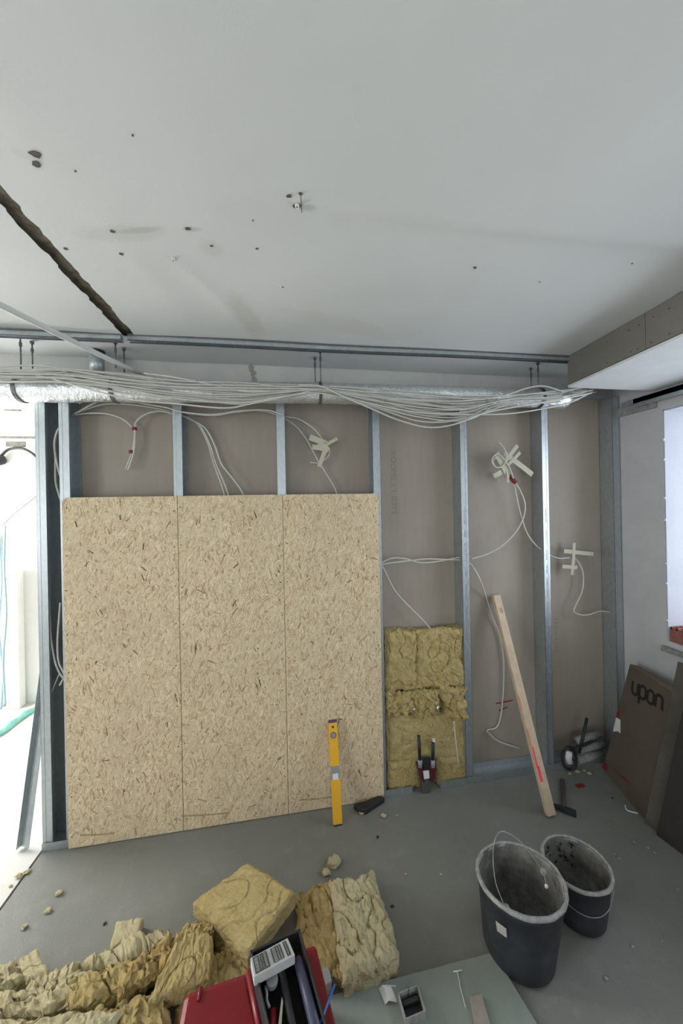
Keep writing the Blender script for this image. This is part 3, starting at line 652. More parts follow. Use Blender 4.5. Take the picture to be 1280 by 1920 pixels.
wallwool([(722, 1298), (779, 1290), (778, 1183), (722, 1186)], .080, 'wool', 'upper left yellow insulation batt between the studs', 1)
wallwool([(780, 1290), (872, 1284), (869, 1178), (779, 1184)], .084, 'wool', 'upper right yellow insulation batt between the studs', 2)
wallwool([(723, 1342), (777, 1334), (776, 1300), (723, 1302)], .092, 'wool', 'left torn tuft of insulation in the row below the upper batts', 3, .020, 48, 34)
wallwool([(780, 1345), (822, 1340), (821, 1292), (779, 1294)], .085, 'wool', 'middle torn tuft of insulation in the row below the upper batts', 4, .020, 44, 44)
wallwool([(838, 1350), (873, 1340), (872, 1284), (826, 1287)], .100, 'wool', 'right bulging tuft of insulation above the hanging cable end', 5, .020, 44, 50)
wallwool([(725, 1428), (874, 1418), (874, 1336), (724, 1342)], .060, 'wool', 'flat lower insulation batt behind the two pipe stubs', 6, .008, 80, 54)
wallwool([(727, 1480), (786, 1474), (784, 1422), (726, 1430)], .078, 'wool', 'bottom left insulation piece beside the pipe bracket', 7, .007, 48, 44)
wallwool([(818, 1476), (875, 1466), (875, 1414), (820, 1420)], .078, 'wool', 'bottom right insulation piece beside the pipe bracket', 8, .007, 48, 44)

# ------------------------------------------------------------------ pipe bracket in the insulation
yb = 1.915
c = at(800, 1490, 'y', yb); t = thing('pipe_bracket', V((c.x, yb, 0)), 'dark red bracket with two upright pipe stubs and a white label', 'pipe fitting')
for a, b in (((785, 1380), (787, 1428)), ((812, 1392), (811, 1428))):
    mb = MB(); p, q = at(*a, 'y', yb), at(*b, 'y', yb); mb.tube([p, q], .0095, 10); stub = obj('pipe_stub', mb, M['black'], parent=t, smooth=True)
    mb = MB(); q2 = q-V((0, 0, .03)); mb.tube([q+V((0, 0, .012)), q2], .014, 12); obj('coupling', mb, M['grey'], parent=stub, smooth=True)
c = at(813, 1390, 'y', yb); mb = MB(); mb.tube([c, c+V((0, 0, .014))], .0085, 10); obj('plug', mb, M['paper'], parent=stub)
for pl in (((781, 1432), (795, 1432), (796, 1470), (790, 1462)), ((805, 1434), (818, 1436), (815, 1464), (804, 1466))):
    mb = MB(); mb.prism([at(a, b, 'y', yb-.004) for a, b in pl], (0, .022, 0)); obj('side_arm', mb, M['deepred'], parent=t, bevel=.002)
mb = MB(); mb.prism([at(a, b, 'y', yb-.002) for a, b in ((790, 1424), (809, 1424), (806, 1500), (792, 1504))], (0, .03, 0)); obj('trap_body', mb, M['hangergrey'], parent=t, bevel=.004)
mb = MB(); mb.prism([at(a, b, 'y', yb-.004) for a, b in ((791, 1424), (808, 1423), (807, 1444), (792, 1445))], (0, .01, 0)); obj('clip', mb, M['black'], parent=t)
mb = MB(); mb.prism([at(a, b, 'y', yb-.0065) for a, b in ((793, 1446), (804, 1445), (805, 1459), (795, 1461))], (0, .004, 0)); obj('label_sticker', mb, M['paper'], parent=t)
for a in ((776, 1330), (820, 1326)):
    p = at(*a, 'y', 1.925); mb = MB(); mb.tube([p+V((0, 0, .008)), p-V((0, 0, .014 if a[0] < 800 else .03))], .006, 8); obj('steel_bolt', mb, M['steel'], parent=t, smooth=True)

# ------------------------------------------------------------------ spirit level
b0, b1 = at(633, 1546, 'z', .0), at(623, 1351, 'y', D-.030); b0.z = .001
ax = (b1-b0).normalized(); sd = V((1, .0, 0)); sd = (sd-ax*sd.dot(ax)).normalized(); nr = sd.cross(ax).normalized()
if nr.y > 0: nr = -nr
L = (b1-b0).length; t = thing('spirit_level', b0, 'yellow spirit level leaning upright against the right strand board', 'spirit level')
def lev(a, b, w_, d_, nm, mt, off=0, bev=.001):
    mb = MB(); mb.obox(b0+ax*(a+b)/2*L+nr*off, sd*w_/2, nr*d_/2, ax*(b-a)/2*L); return obj(nm, mb, M[mt], parent=t, bevel=bev)
lev(.012, .43, .050, .022, 'body', 'yellow'); lev(.56, .985, .050, .022, 'body', 'yellow'); lev(.43, .56, .046, .018, 'vial_window', 'grey')
lev(0, .012, .048, .021, 'end_cap', 'black'); M['purple'] = simple('purple_plastic', (.10, .05, .16), .5, 0, .1); lev(.985, 1, .048, .021, 'end_cap', 'purple')
mb = MB(); mb.obox(b0+ax*.455*L+nr*.0095, sd*.016, nr*.0008, ax*.016); obj('sticker', mb, M['paper'], parent=t)
def disc(c, r, nm, mt, d_=.0015, par=None):
    mb = MB(); mb.prism([c+sd*r*math.cos(k*.3927)+ax*r*math.sin(k*.3927) for k in range(16)], nr*d_); return obj(nm, mb, M[mt], parent=par or t)
vr = disc(b0+ax*.862*L+nr*.0108, .017, 'vial_ring', 'hangergrey'); disc(b0+ax*.862*L+nr*.0115, .013, 'round_vial', 'cement', .0015, vr); disc(b0+ax*.945*L+nr*.0108, .006, 'hang_hole', 'black')

# ------------------------------------------------------------------ wood batten
b0, b1 = at(1032, 1530, 'z', 0), at(929, 1118, 'y', 2.005); b0.z = .0
ax = (b1-b0).normalized(); sd = V((1, 0, 0)); sd = (sd-ax*sd.dot(ax)).normalized(); nr = sd.cross(ax).normalized()
if nr.y > 0: nr = -nr
L = (b1-b0).length; t = thing('wood_batten', b0, 'raw wood batten with a pink paint streak leaning on the brown boards', 'batten')
mb = MB(); mb.obox((b0+b1)/2+V((0, 0, .008)), sd*.025, nr*.014, ax*L/2); wbt = obj('plank', mb, M['wood'], parent=t, bevel=.002)
for a, b, o_, w_ in ((.135, .20, -.012, .016), (.19, .28, -.017, .010), (.28, .36, -.0215, .004), (.44, .5, -.0225, .003)):
    mb = MB(); ribbon(mb, [b0+V((0, 0, .008))+ax*L*lerp(a, b, k/6)+sd*o_+nr*.0142 for k in range(7)], w_, nr, .0004)
    obj('paint_streak', mb, M['pink'], parent=t)
mb = MB(); c = b0+V((0, 0, .008))+ax*L*.92+nr*.0142
ribbon(mb, spline([c+sd*a*.01+ax*b*.01 for a, b in ((-1, 1.6), (-.2, -.8), (.6, -2), (1, .2), (.5, 1.4), (.3, .2), (.7, -1))], 4), .0016, nr, .0003); obj('pencil_scribble', mb, M['ink'], parent=t)

# ------------------------------------------------------------------ stud leaning in the hallway
p, q = at(47, 1590, 'z', 0), V((-1.322, 2.075, .95)); p.y = 2.10; p = at(47, 1590, 'z', 0)
ax = (q-p).normalized(); sd = V((1, -.3, 0)); sd = (sd-ax*sd.dot(ax)).normalized(); nr = sd.cross(ax)
mb = MB(); L = (q-p).length
mb.obox((p+q)/2, sd*.024, nr*.0007, ax*L/2); mb.obox((p+q)/2+sd*.024+nr*.012, sd*.0007, nr*.012, ax*L/2); mb.obox((p+q)/2-sd*.024+nr*.012, sd*.0007, nr*.012, ax*L/2)
mb.v = [v_+V((0, 0, .006)) for v_ in mb.v]
obj('steel_channel', mb, M['zinc'], label='loose steel channel leaning behind the leftmost stud in the hallway', cat='metal stud')

# ------------------------------------------------------------------ hallway things
def hbox(a, b, zt, dep, nm, mat, label, cat_):
    p, q = at(*a, 'z', 0), at(*b, 'z', 0); mb = MB(); y = min(p.y, q.y)
    mb.box((p.x, y, 0), (q.x, y+dep, zt)); return obj(nm, mb, M[mat], label=label, cat=cat_, bevel=.004)
p = at(15, 1329, 'z', 0); zt = at(28, 1066, 'y', p.y).z
hbox((15, 1329), (37, 1329), zt, .07, 'white_board', 'white', 'tall white board standing on end by the hallway wall', 'board')
cable([(x, y, 3.30) for x, y in ((10, 985), (8, 1060), (12, 1150), (6, 1240), (10, 1320))], label='grey cable hanging at the left edge of the hallway', mat='pale_blue', r=.008)
cable([(x, y, 3.32) for x, y in ((-6, 960), (3, 1080), (-2, 1180), (5, 1260), (2, 1330))], label='second grey cable hanging at the left picture edge of the hallway', mat='pale_blue', r=.008)
mb = MB(); p = at(0, 1325, 'z', 0); mb.box((p.x-.05, p.y-.01, 0), (p.x+.025, p.y+.01, 1.55)); obj('plastic_profile', mb, M['pvc'], label='pale upright plastic profile at the left picture edge', cat='profile')
cable([(x, y, 3.0) for x, y in ((5, 985), (25, 965), (50, 945), (80, 920))], label='thin dark wire slanting across the hallway opening', mat='hangergrey', r=.003)
mb = MB(); pts = spline([at(x, y, 'z', .03) for x, y in ((-60, 1400), (-10, 1378), (25, 1352), (60, 1330), (95, 1315))], 8)
for i in range(len(pts)-1):
    a, b = pts[i], pts[i+1]; s_ = V((.3, .5, 0)).normalized()*.055; h_ = V((0, 0, .014+.006*math.sin(i*.9)))
    c_ = V((0, 0, .014+.006*math.sin((i+1)*.9)))
    mb.add([a-s_-V((0, 0, .028)), a-s_*.4+h_, a+s_*.3+h_*.4, a+s_-V((0, 0, .028)), b-s_-V((0, 0, .028)), b-s_*.4+c_, b+s_*.3+c_*.4, b+s_-V((0, 0, .028))], [(0, 4, 5, 1), (1, 5, 6, 2), (2, 6, 7, 3), (3, 7, 4, 0)])
obj('plastic_film', mb, M['teal'], smooth=True, label='crumpled teal plastic film on the hallway floor', cat='plastic film')

# ------------------------------------------------------------------ black float by the board
pl = [(663, 1511), (688, 1503), (708, 1489), (721, 1498), (686, 1521), (675, 1521)]
mb = MB(); mb.prism([V((p.x, p.y, .001)) for p in [at(a, b, 'z', .022) for a, b in pl]][::-1], (0, 0, .030))
for v_ in mb.v:
    v_.y = min(v_.y, D-.017)
obj('rubber_float', mb, M['black'], label='black rubber float lying at the foot of the right strand board', cat='float', bevel=.003)
# ------------------------------------------------------------------ hammer
p, q = at(1057, 1516, 'z', .02), at(1054, 1464, 'z', .015); t = thing('hammer', V((p.x, p.y, 0)), 'dark hammer lying on the floor right of the batten foot', 'hammer')
ax = (q-p).normalized(); sd = V((0, 0, 1)).cross(ax).normalized(); mb = MB()
mb.tube([p+ax*.004, p+ax*.10, p+ax*.2, q], lambda s_: .010+.005*s_, 10); obj('handle', mb, M['panelgrey'], parent=t, smooth=True)
mb = MB(); c = V((p.x, p.y, .016)); mb.obox(c-sd*.028, sd*.028, ax*.013, V((0, 0, .013))); mb.hexa([c+ax*.012+V((0, 0, -.012)), c-ax*.012+V((0, 0, -.012)), c-ax*.012-sd*-.0+V((0, 0, .012)), c+ax*.012+V((0, 0, .012))] + [c+sd*.055+ax*.012+V((0, 0, -.003)), c+sd*.055-ax*.012+V((0, 0, -.003)), c+sd*.055-ax*.012+V((0, 0, .003)), c+sd*.055+ax*.012+V((0, 0, .003))])
obj('head', mb, M['black'], parent=t, bevel=.002)
# ------------------------------------------------------------------ pipes in the corner
t = thing('pipe_cluster', (2.0, 1.98, 0), 'grey insulated pipes and black rod on the floor in the right corner', 'pipes')
yp = 1.965
for (a, b, r) in (((1078, 1425), (1128, 1412), .028), ((1082, 1406), (1130, 1395), .024), ((1080, 1390), (1122, 1376), .022)):
    mb = MB(); p, q = at(*a, 'y', yp-.02), at(*b, 'y', yp); mb.tube([p, (p+q)/2+V((0, 0, .003)), q], r, 14); obj('pipe', mb, M['cement'], parent=t, smooth=True)
c = at(1066, 1419, 'y', 1.90); mb = MB(); mb.tube([c+V((0, 0, .034)), c+V((-.004, 0, 0)), c-V((0, 0, .034))], .020, 12); obj('white_elbow', mb, M['paper'], parent=t, smooth=True)
mb = MB(); mb.tube(spline([at(x, y, 'y', 1.905) for x, y in ((1057, 1408), (1054, 1425), (1062, 1441), (1076, 1440), (1080, 1425), (1075, 1405), (1064, 1400), (1057, 1408))], 5), .008, 8); obj('rubber_collar', mb, M['black'], parent=t, smooth=True)
mb = MB(); mb.tube([at(1100, 1346, 'y', 1.93), at(1092, 1385, 'y', 1.92), at(1085, 1412, 'y', 1.91)], .0085, 8); obj('black_rod', mb, M['black'], parent=t, smooth=True)
mb = MB(); mb.tube(spline([at(x, y, 'y', 1.92) for x, y in ((1062, 1410), (1078, 1402), (1095, 1397), (1110, 1390))], 5), .008, 8); obj('black_hose', mb, M['black'], parent=t, smooth=True)
# ------------------------------------------------------------------ cardboard box
B0, B1 = V((1.975, 1.885, 0)), V((1.872, 1.528, 0))                # foot line of the front face
T0 = at(1180, 1246, 'x', 2.10); up = (T0-B0); dirx = (B1-B0)
wdt = .372; e1 = V((B1.x-B0.x, B1.y-B0.y, 0)).normalized(); e2 = (up-e1*up.dot(e1)); Lz = e2.length; e2.normalize(); nr = e1.cross(e2)
if nr.x > 0: nr = -nr
TH = .055
t = thing('cardboard_box', B0, 'large flat brown cardboard box with black lettering leaning in the right corner', 'cardboard box')
def bx(u, v, o=0): return B0 + e1*u + e2*v + nr*o
sh = up.dot(e1)      # sideways lean of the far edge
mb = MB(); z_ = V((0, 0, .0))
F4 = [bx(0, 0), bx(wdt, 0), bx(wdt+sh, Lz), bx(sh, Lz)]
mb.hexa([F4[0]-nr*TH, F4[1]-nr*TH, F4[2]-nr*TH, F4[3]-nr*TH, *F4]) ; obj('carton', mb, M['carton'], parent=t, bevel=.002)
mb = MB(); mb.hexa([F4[3]-nr*TH+e2*.001, F4[2]-nr*TH+e2*.001, F4[2]+e2*.001, F4[3]+e2*.001, F4[3]-nr*TH+e2*.004, F4[2]-nr*TH+e2*.004, F4[2]+e2*.004, F4[3]+e2*.004]); obj('top_flap', mb, M['carton_light'], parent=t)
def onbox(px, py, o=.0006):
    d = _F + _R*(px-640)/FPX - _U*(py-960-SHY)/FPX; O = V((0, 0, CAM_H)); return O + d*((B0-O).dot(nr)/d.dot(nr)) + nr*o
# lettering  u p o n : strokes
s0 = onbox(1181, 1276); e_ = onbox(1238, 1307); tx = (e_-s0).normalized(); Wd = (e_-s0).length*.97; ty = nr.cross(tx); 
if ty.z < 0: ty = -ty
hgt = (onbox(1183, 1275)-onbox(1186, 1299)).length; lw = Wd*.205; gap = Wd*.265
def arc(cx, cy, rx, ry, a0, a1, n=9): return [(cx+rx*math.cos(math.radians(lerp(a0, a1, k/n))), cy+ry*math.sin(math.radians(lerp(a0, a1, k/n)))) for k in range(n+1)]
hw, xh = lw/2, hgt
lets = []
x0 = 0; lets += [[(x0, xh)] + arc(x0+hw, hw, hw, hw, 180, 360) + [(x0+lw, xh)]]
x0 = gap; lets += [[(x0, -xh*.5), (x0, xh-hw)] + arc(x0+hw, xh-hw, hw, hw, 180, 0) + arc(x0+hw, hw, hw, hw, 0, -170)]
x0 = 2*gap; lets += [arc(x0+hw, xh-hw, hw, hw, 180, 0) + arc(x0+hw, hw, hw, hw, 0, -180) + [(x0, xh-hw)]]
x0 = 3*gap; lets += [[(x0, 0), (x0, xh-hw)] + arc(x0+hw, xh-hw, hw, hw, 180, 0) + [(x0+lw, 0)]]
base = onbox(1184, 1299)
for nm, st in zip('upon', lets):
    mb = MB(); ribbon(mb, [base+tx*a+ty*b for a, b in st], lw*.36, nr, .0005); obj('letter_'+nm, mb, M['ink'], parent=t)
mb = MB(); mb.prism([onbox(*p) for p in ((1155, 1345), (1163, 1350), (1163, 1375), (1158, 1371), (1149, 1372))], nr*.0006); obj('paper_label', mb, M['paper'], parent=t)
mb = MB(); mb.prism([onbox(*p) for p in ((1157, 1334), (1163, 1332), (1160, 1347), (1155, 1344))], nr*.0005); mb.prism([onbox(*p) for p in ((1130, 1430), (1139, 1432), (1138, 1446), (1129, 1440))], nr*.0005)
obj('red_tape', mb, M['darkred'], parent=t)
mb = MB()
for k in range(11):
    u = k/11; mb.prism([onbox(lerp(1150, 1183, u), lerp(1444, 1474, u)), onbox(lerp(1150, 1183, u)+2, lerp(1444, 1474, u)+1.5), onbox(lerp(1150, 1183, u)+2, lerp(1444, 1474, u)-3), onbox(lerp(1150, 1183, u), lerp(1444, 1474, u)-4)], nr*.0004)
obj('small_print', mb, M['darkred'], parent=t)
# ------------------------------------------------------------------ dark panels
def leanpanel(nm, b0, b1, tp, th, mat, label, wide):
    b0, b1, tp = V(b0), V(b1), V(tp); e1 = (b1-b0).normalized(); e2 = tp-b0; n_ = e1.cross(e2).normalized()
    if n_.x > 0: n_ = -n_
    A = [b0, b0+e1*wide, b0+e1*wide+e2, b0+e2]; mb = MB(); mb.hexa([p-n_*th for p in A]+A)
    return obj(nm, mb, M[mat], label=label, cat='panel', bevel=.002)
leanpanel('grey_panel', (1.858, 1.535, 0), (1.908, 1.285, 0), at(1270, 1240, 'x', 1.985), .014, 'panelgrey', 'stained grey brown panel leaning over the right end of the cardboard box', .75)
leanpanel('dark_panel', (1.850, 1.470, 0), (1.900, 1.220, 0), at(1283, 1310, 'x', 1.945), .014, 'paneldark', 'nearly black panel leaning in front of the stained panel', .75)
# ------------------------------------------------------------------ bricks in the window opening
random.seed(3)
yy = WY1-.012; k = 0
for i in range(5):
    y1 = yy-i*.255; y0 = y1-.25
    t = thing('hollow_brick', (XR+.11, (y0+y1)/2, WZ0), ['farthest red hollow brick on the window sill beside the corner', 'second red hollow brick on the window sill', 'third red hollow brick on the window sill', 'fourth red hollow brick on the window sill', 'nearest red hollow brick on the window sill'][i], 'brick', 'hollow bricks along the window sill')
    mb = MB(); z0, z1 = WZ0+.001, WZ0+.086; xa, xb = XR+.012, XR+.20
    mb.box((xa, y0, z0), (xb, y1, z1-.014))
    nx, ny = 6, 8
    for a in range(nx+1):
        x = lerp(xa, xb-.007, a/nx); mb.box((x, y0, z1-.014), (x+.007, y1, z1))
    for b in range(ny+1):
        y = lerp(y0, y1-.007, b/ny); mb.box((xa, y, z1-.014), (xb, y+.007, z1-.0004))
    obj('clay_body', mb, M['brick'], parent=t)
# sill ledge
mb = MB(); mb.box((XR-.03, .9, .84), (XR+.0, WY1+.01, .868)); obj('trim_3', mb, M['cement'], kind='structure')

# ------------------------------------------------------------------ buckets
def bucket(c, R, Hh, rb, label, tilt=(0, 0), sx=1, sy=1, sh=0):
    t = thing('mortar_bucket', V((c[0], c[1], 0)), label, 'bucket', 'black mortar buckets'); c = V((c[0], c[1], .001))
    def warp(mb):
        for i, p in enumerate(mb.v):
            f = (p.z)/Hh; mb.v[i] = V((c.x+sh*f+(p.x-c.x)*lerp(1, sx, f), c.y+(p.y-c.y)*lerp(1, sy, f), p.z+tilt[0]*(p.x-c.x)*f+tilt[1]*(p.y-c.y)*f))
    mb = MB(); mb.lathe([(.001, 0), (rb*.93, 0), (rb, .012), (lerp(rb, R, .5), Hh*.5), (R-.004, Hh*.86), (R, Hh*.865), (R, Hh*.95)], c, 48); warp(mb); obj('shell', mb, M['rubber'], parent=t, smooth=True)
    mb = MB(); mb.lathe([(R-.006, Hh), (R-.008, Hh*.93), (lerp(rb, R, .5)-.006, Hh*.5), (rb-.006, .02), (.001, .018)], c, 48)
    for i, p in enumerate(mb.v): mb.v[i] = p+V((p.x-c.x, p.y-c.y, 0))*.03*noise.noise(p*22)
    warp(mb); obj('inner_wall', mb, M['cement_dark'], parent=t, smooth=True)
    mb = MB(); mb.lathe([(R-.001, Hh*.945), (R+.006, Hh*.955), (R+.008, Hh*.985), (R+.003, Hh+.003), (R-.005, Hh), (R-.008, Hh*.95)], c, 48)
    for i, p in enumerate(mb.v): mb.v[i] = p+V((p.x-c.x, p.y-c.y, 0))*.02*noise.noise(p*30)
    warp(mb); obj('rim', mb, M['cement'], parent=t, smooth=True)
    return t
bk1 = bucket((.855, 1.200), .158, .268, .128, 'larger black mortar bucket in front with a pale sticker and raised wire handle', (.0, -.10), 1.0, .93, .016)
bk2 = bucket((1.180, 1.262), .126, .202, .103, 'smaller black mortar bucket behind, splashed with cement inside', (.0, -.04), 1.0, .95, .0)
def wire(nm, pts, r, par, mat='hangergrey'):
    mb = MB(); mb.tube(spline(pts, 8), r, 6); return obj(nm, mb, M[mat], parent=par, smooth=True)
wh1 = wire('wire_handle', [at(x, y, 'z', z) for x, y, z in ((948, 1703, .262), (941, 1688, .285), (928, 1650, .34), (924, 1600, .42), (930, 1568, .47), (943, 1559, .48), (968, 1572, .45), (990, 1595, .40), (1008, 1620, .33), (1019, 1640, .27), (1024, 1660, .245))], .0016, bk1, 'cement')
for a_, z_ in (((949, 1703), .262), ((1018, 1634), .272)):
    mb = MB(); c = at(*a_, 'z', z_); mb.lathe([(.001, -.010), (.010, -.008), (.011, .006), (.001, .010)], c, 10); obj('handle_ear', mb, M['cement'], parent=wh1, smooth=True)
mb = MB(); c = at(1024, 1662, 'z', .24); mb.lathe([(.001, -.008), (.006, -.004), (.006, .004), (.001, .008)], c, 8); obj('wire_end', mb, M['paper'], parent=wh1, smooth=True)
def onshell(px, py, cx, cy, R0, R1, Hh):
    """point on the tapered bucket wall that is seen at a picture position"""
    d = (_F + _R*(px-640)/FPX - _U*(py-960-SHY)/FPX); O = V((0, 0, CAM_H)); t = .9
    for k in range(3000):
        p = O + d*t; f = max(0, min(1, p.z/Hh)); rr = lerp(R0, R1, f) + .0012
        if p.z < Hh and ((p.x-cx)**2 + ((p.y-cy)/lerp(1, .93, f))**2) < rr*rr: return p
        t += .0004
    return p
mb = MB(); P4 = [onshell(x, y, .863, 1.200, .128, .158, .268) for x, y in ((929, 1726), (949, 1741), (950, 1758), (932, 1745))]
nn = (P4[1]-P4[0]).cross(P4[3]-P4[0]).normalized(); nn = nn if nn.y < 0 else -nn
mb.prism(P4, nn*.0015); obj('sticker', mb, M['cement_pale'], parent=bk1)
wire('wire_handle', [V((1.180+(lerp(.103, .126, z/.202)+.006)*math.cos(math.radians(g)), 1.262+(lerp(.103, .120, z/.202)+.006)*math.sin(math.radians(g)), z)) for g, z in ((-190, .175), (-170, .15), (-150, .125), (-130, .112), (-110, .108), (-90, .112), (-72, .125), (-60, .15), (-52, .175))], .0014, bk2, 'cement')
# splashes inside the small bucket
mb = MB(); random.seed(4)
for k in range(60):
    a = random.uniform(.9, 2.5); z = random.uniform(.09, .18); r = lerp(.103, .126, z/.202)-.0085
    c = V((1.180+r*math.cos(a), 1.262+r*.95*math.sin(a), z)); u = V((-math.sin(a), math.cos(a), 0)); w_ = V((0, 0, 1)); n = 6; sz = random.uniform(.002, .005)
    mb.prism([c+u*sz*random.uniform(.6, 1.3)*math.cos(t*1.047)+w_*sz*random.uniform(.6, 1.3)*math.sin(t*1.047) for t in range(n)], V((-math.cos(a), -math.sin(a), 0))*.0012)
obj('dark_splashes', mb, M['black'], parent=bk2, kind='stuff')

# ------------------------------------------------------------------ green grey board on the floor with things on it
BZ = .0125
mb = MB(); P4 = [at(560, 1882, 'z', BZ), at(925, 1785, 'z', BZ), at(1016, 1935, 'z', BZ)]
e = (P4[2]-P4[1]); q3 = P4[0]+e*2.4; q2 = P4[1]+e*2.4
mb.prism([V((p.x, p.y, 0.0005)) for p in (P4[0], q3, q2, P4[1])], (0, 0, BZ)); obj('plasterboard_sheet', mb, M['greenboard'], label='green grey plasterboard sheet lying flat on the floor in the foreground', cat='board', bevel=.001)
BT = BZ+.001
# small open box
c0 = at(772, 1893, 'z', BT); t = thing('junction_box', c0, 'small open grey box with dark inside on the plasterboard sheet', 'box')
u = (at(800, 1880, 'z', BT)-at(752, 1900, 'z', BT)); u.z = 0; L_ = u.length; u.normalize(); v_ = V((-u.y, u.x, 0)); hh = .028
mb = MB(); w2, d2 = .036, .030
for (cc, a_, b_) in ((c0+v_*d2, w2, .0015), (c0-v_*d2, w2, .0015), (c0+u*w2, .0015, d2), (c0-u*w2, .0015, d2)):
    mb.obox(cc+V((0, 0, hh/2)), u*a_, v_*b_, V((0, 0, hh/2)))
obj('box_wall', mb, M['cement'], parent=t)
mb = MB(); mb.obox(c0+V((0, 0, .002)), u*w2*.95, v_*d2*.95, V((0, 0, .0015))); obj('box_floor', mb, M['black'], parent=t)
mb = MB(); mb.obox(c0+v_*d2*.3+V((0, 0, .012)), u*w2*.8, v_*.006, V((0, 0, .008))); obj('dark_insert', mb, M['black'], parent=t, bevel=.002)
mb = MB(); p = c0+v_*d2*.9; mb.tube([p, p+V((0, 0, .038))], .0012, 6); obj('wire_pin', mb, M['black'], parent=t)
# folded card
mb = MB(); P = [at(x, y, 'z', BT) for x, y in ((710, 1854), (733, 1850), (745, 1880), (722, 1884))]
t = thing('folded_card', V((P[0].x, P[0].y, BT)), 'small white folded card on the plasterboard sheet left of the grey box', 'card')
mb = MB(); r_ = P[0]+(P[1]-P[0])*.3+V((0, 0, .012)); r2 = P[3]+(P[2]-P[3])*.3+V((0, 0, .012)); n_ = V((0, 0, .0006))
mb.hexa([r_, P[1], P[2], r2, r_+n_, P[1]+n_, P[2]+n_, r2+n_]); obj('leaf', mb, M['paper'], parent=t)
mb = MB(); mb.hexa([P[0], r_, r2, P[3], P[0]+n_, r_+n_, r2+n_, P[3]+n_]); obj('leaf', mb, M['paper'], parent=t)
mb = MB(); mb.tube(spline([at(x, y, 'z', BT+.003) for x, y in ((856, 1820), (860, 1835), (862, 1850), (867, 1868), (872, 1889))], 6), .0014, 6)
mb.tube([at(850, 1822, 'z', BT+.003), at(866, 1819, 'z', BT+.004)], .0016, 6); obj('wire_offcut', mb, M['paper'], smooth=True, label='thin pale wire offcut on the plasterboard sheet', cat='wire', kind=None)
P = [at(x, y, 'z', BT+.010) for x, y in ((880, 1868), (903, 1864), (922, 1930), (893, 1936))]; e = P[3]-P[0]
mb = MB(); mb.prism([V((p.x, p.y, BT)) for p in (P[0], P[0]+e*2, P[1]+(P[2]-P[1])*2, P[1])], (0, 0, .010)); obj('wood_strip', mb, M['wood_grey'] if 'wood_grey' in M else M.setdefault('wood_grey', simple('grey_wood', (.30, .27, .23), .8, 0, .1)), label='flat grey wood strip at the bottom edge on the plasterboard sheet', cat='wood strip', bevel=.001)
mb = MB(); mb.tube([at(722, 1847, 'z', BT+.001), at(742, 1849, 'z', BT+.001)], .0013, 6); obj('splinter', mb, M['paper'], label='thin pale splinter above the folded card', cat='splinter')

# ------------------------------------------------------------------ mineral wool on the floor
def floorwool(px4, z0, th, mat, label, seed, amp=.012, tilt=None, **kw):
    """picture corners of the TOP face at height z0+th"""
    top = [at(a, b, 'z', z0+th+(tilt[i] if tilt else 0)) for i, (a, b) in enumerate(px4)]
    c = [V((p.x, p.y, p.z-th)) for p in top]
    return wool('insulation_slab', c, (0, 0, th), mat, label, seed, amp, kw.pop('group', 'loose insulation pieces on the floor'), **kw)
floorwool([(640, 1838), (748, 1790), (700, 1630), (618, 1650)], .003, .075, 'wool_pale', 'thick pale yellow slab, rightmost piece of the floor insulation', 31, .012, edge=.02)
floorwool([(560, 1800), (650, 1832), (622, 1648), (552, 1672)], .003, .055, 'wool_orange', 'ochre torn slab between the two largest pieces of floor insulation', 32, .012, edge=.02)
floorwool([(462, 1792), (553, 1672), (466, 1613), (362, 1688)], .050, .060, 'wool_ochre2' if 0 else 'wool', 'large square yellow slab tilted on the heap', 33, .005, (.0, .03, .02, -.01), edge=.012)
floorwool([(430, 1800), (470, 1770), (440, 1735), (390, 1740)], .002, .050, 'wool_orange', 'small ochre lump under the tilted square slab', 34, .012, nu=40, nv=40)
floorwool([(205, 1778), (252, 1764), (270, 1718), (218, 1726)], .002, .045, 'wool_pale', 'small cut block of pale insulation lying apart from the heap', 35, .004, nu=34, nv=34, edge=.006)
floorwool([(50, 1835), (92, 1822), (70, 1775), (32, 1796)], .010, .055, 'wool_pale', 'upright pale scrap of insulation near the left picture edge', 36, .006, nu=34, nv=34, edge=.008)
floorwool([(-60, 1880), (52, 1840), (30, 1800), (-60, 1830)], .002, .045, 'wool_pale', 'torn pale piece of insulation cut by the left picture edge', 37, .014, nu=50, nv=34)
floorwool([(45, 1860), (330, 1775), (305, 1738), (60, 1832)], .002, .06, 'wool_pale', 'long torn insulation strip along the back of the heap', 38, .016, nu=110, nv=30)
floorwool([(-40, 1930), (190, 1870), (165, 1825), (-40, 1868)], .012, .055, 'wool_pale', 'wide flat insulation piece in the left foreground', 39, .014, nu=90, nv=36)
floorwool([(120, 1890), (270, 1845), (250, 1790), (110, 1838)], .035, .05, 'wool', 'torn insulation piece on top of the left heap', 40, .016, nu=70, nv=40)
floorwool([(215, 1880), (330, 1800), (318, 1752), (225, 1815)], .035, .055, 'wool_orange', 'ochre ridge of insulation in the middle of the heap', 41, .018, nu=70, nv=44)
floorwool([(278, 1880), (392, 1830), (400, 1748), (330, 1752)], .060, .050, 'wool', 'squarish insulation flap leaning beside the red toolbox', 42, .008, (0, 0, .02, .03), edge=.008)
floorwool([(320, 1770), (400, 1760), (398, 1722), (352, 1722)], .010, .075, 'wool', 'folded yellow insulation lump behind the squarish flap', 43, .016, nu=50, nv=36)
floorwool([(170, 1960), (330, 1935), (300, 1860), (180, 1890)], .020, .060, 'wool', 'insulation piece at the bottom edge left of the toolbox', 44, .016, nu=70, nv=50)
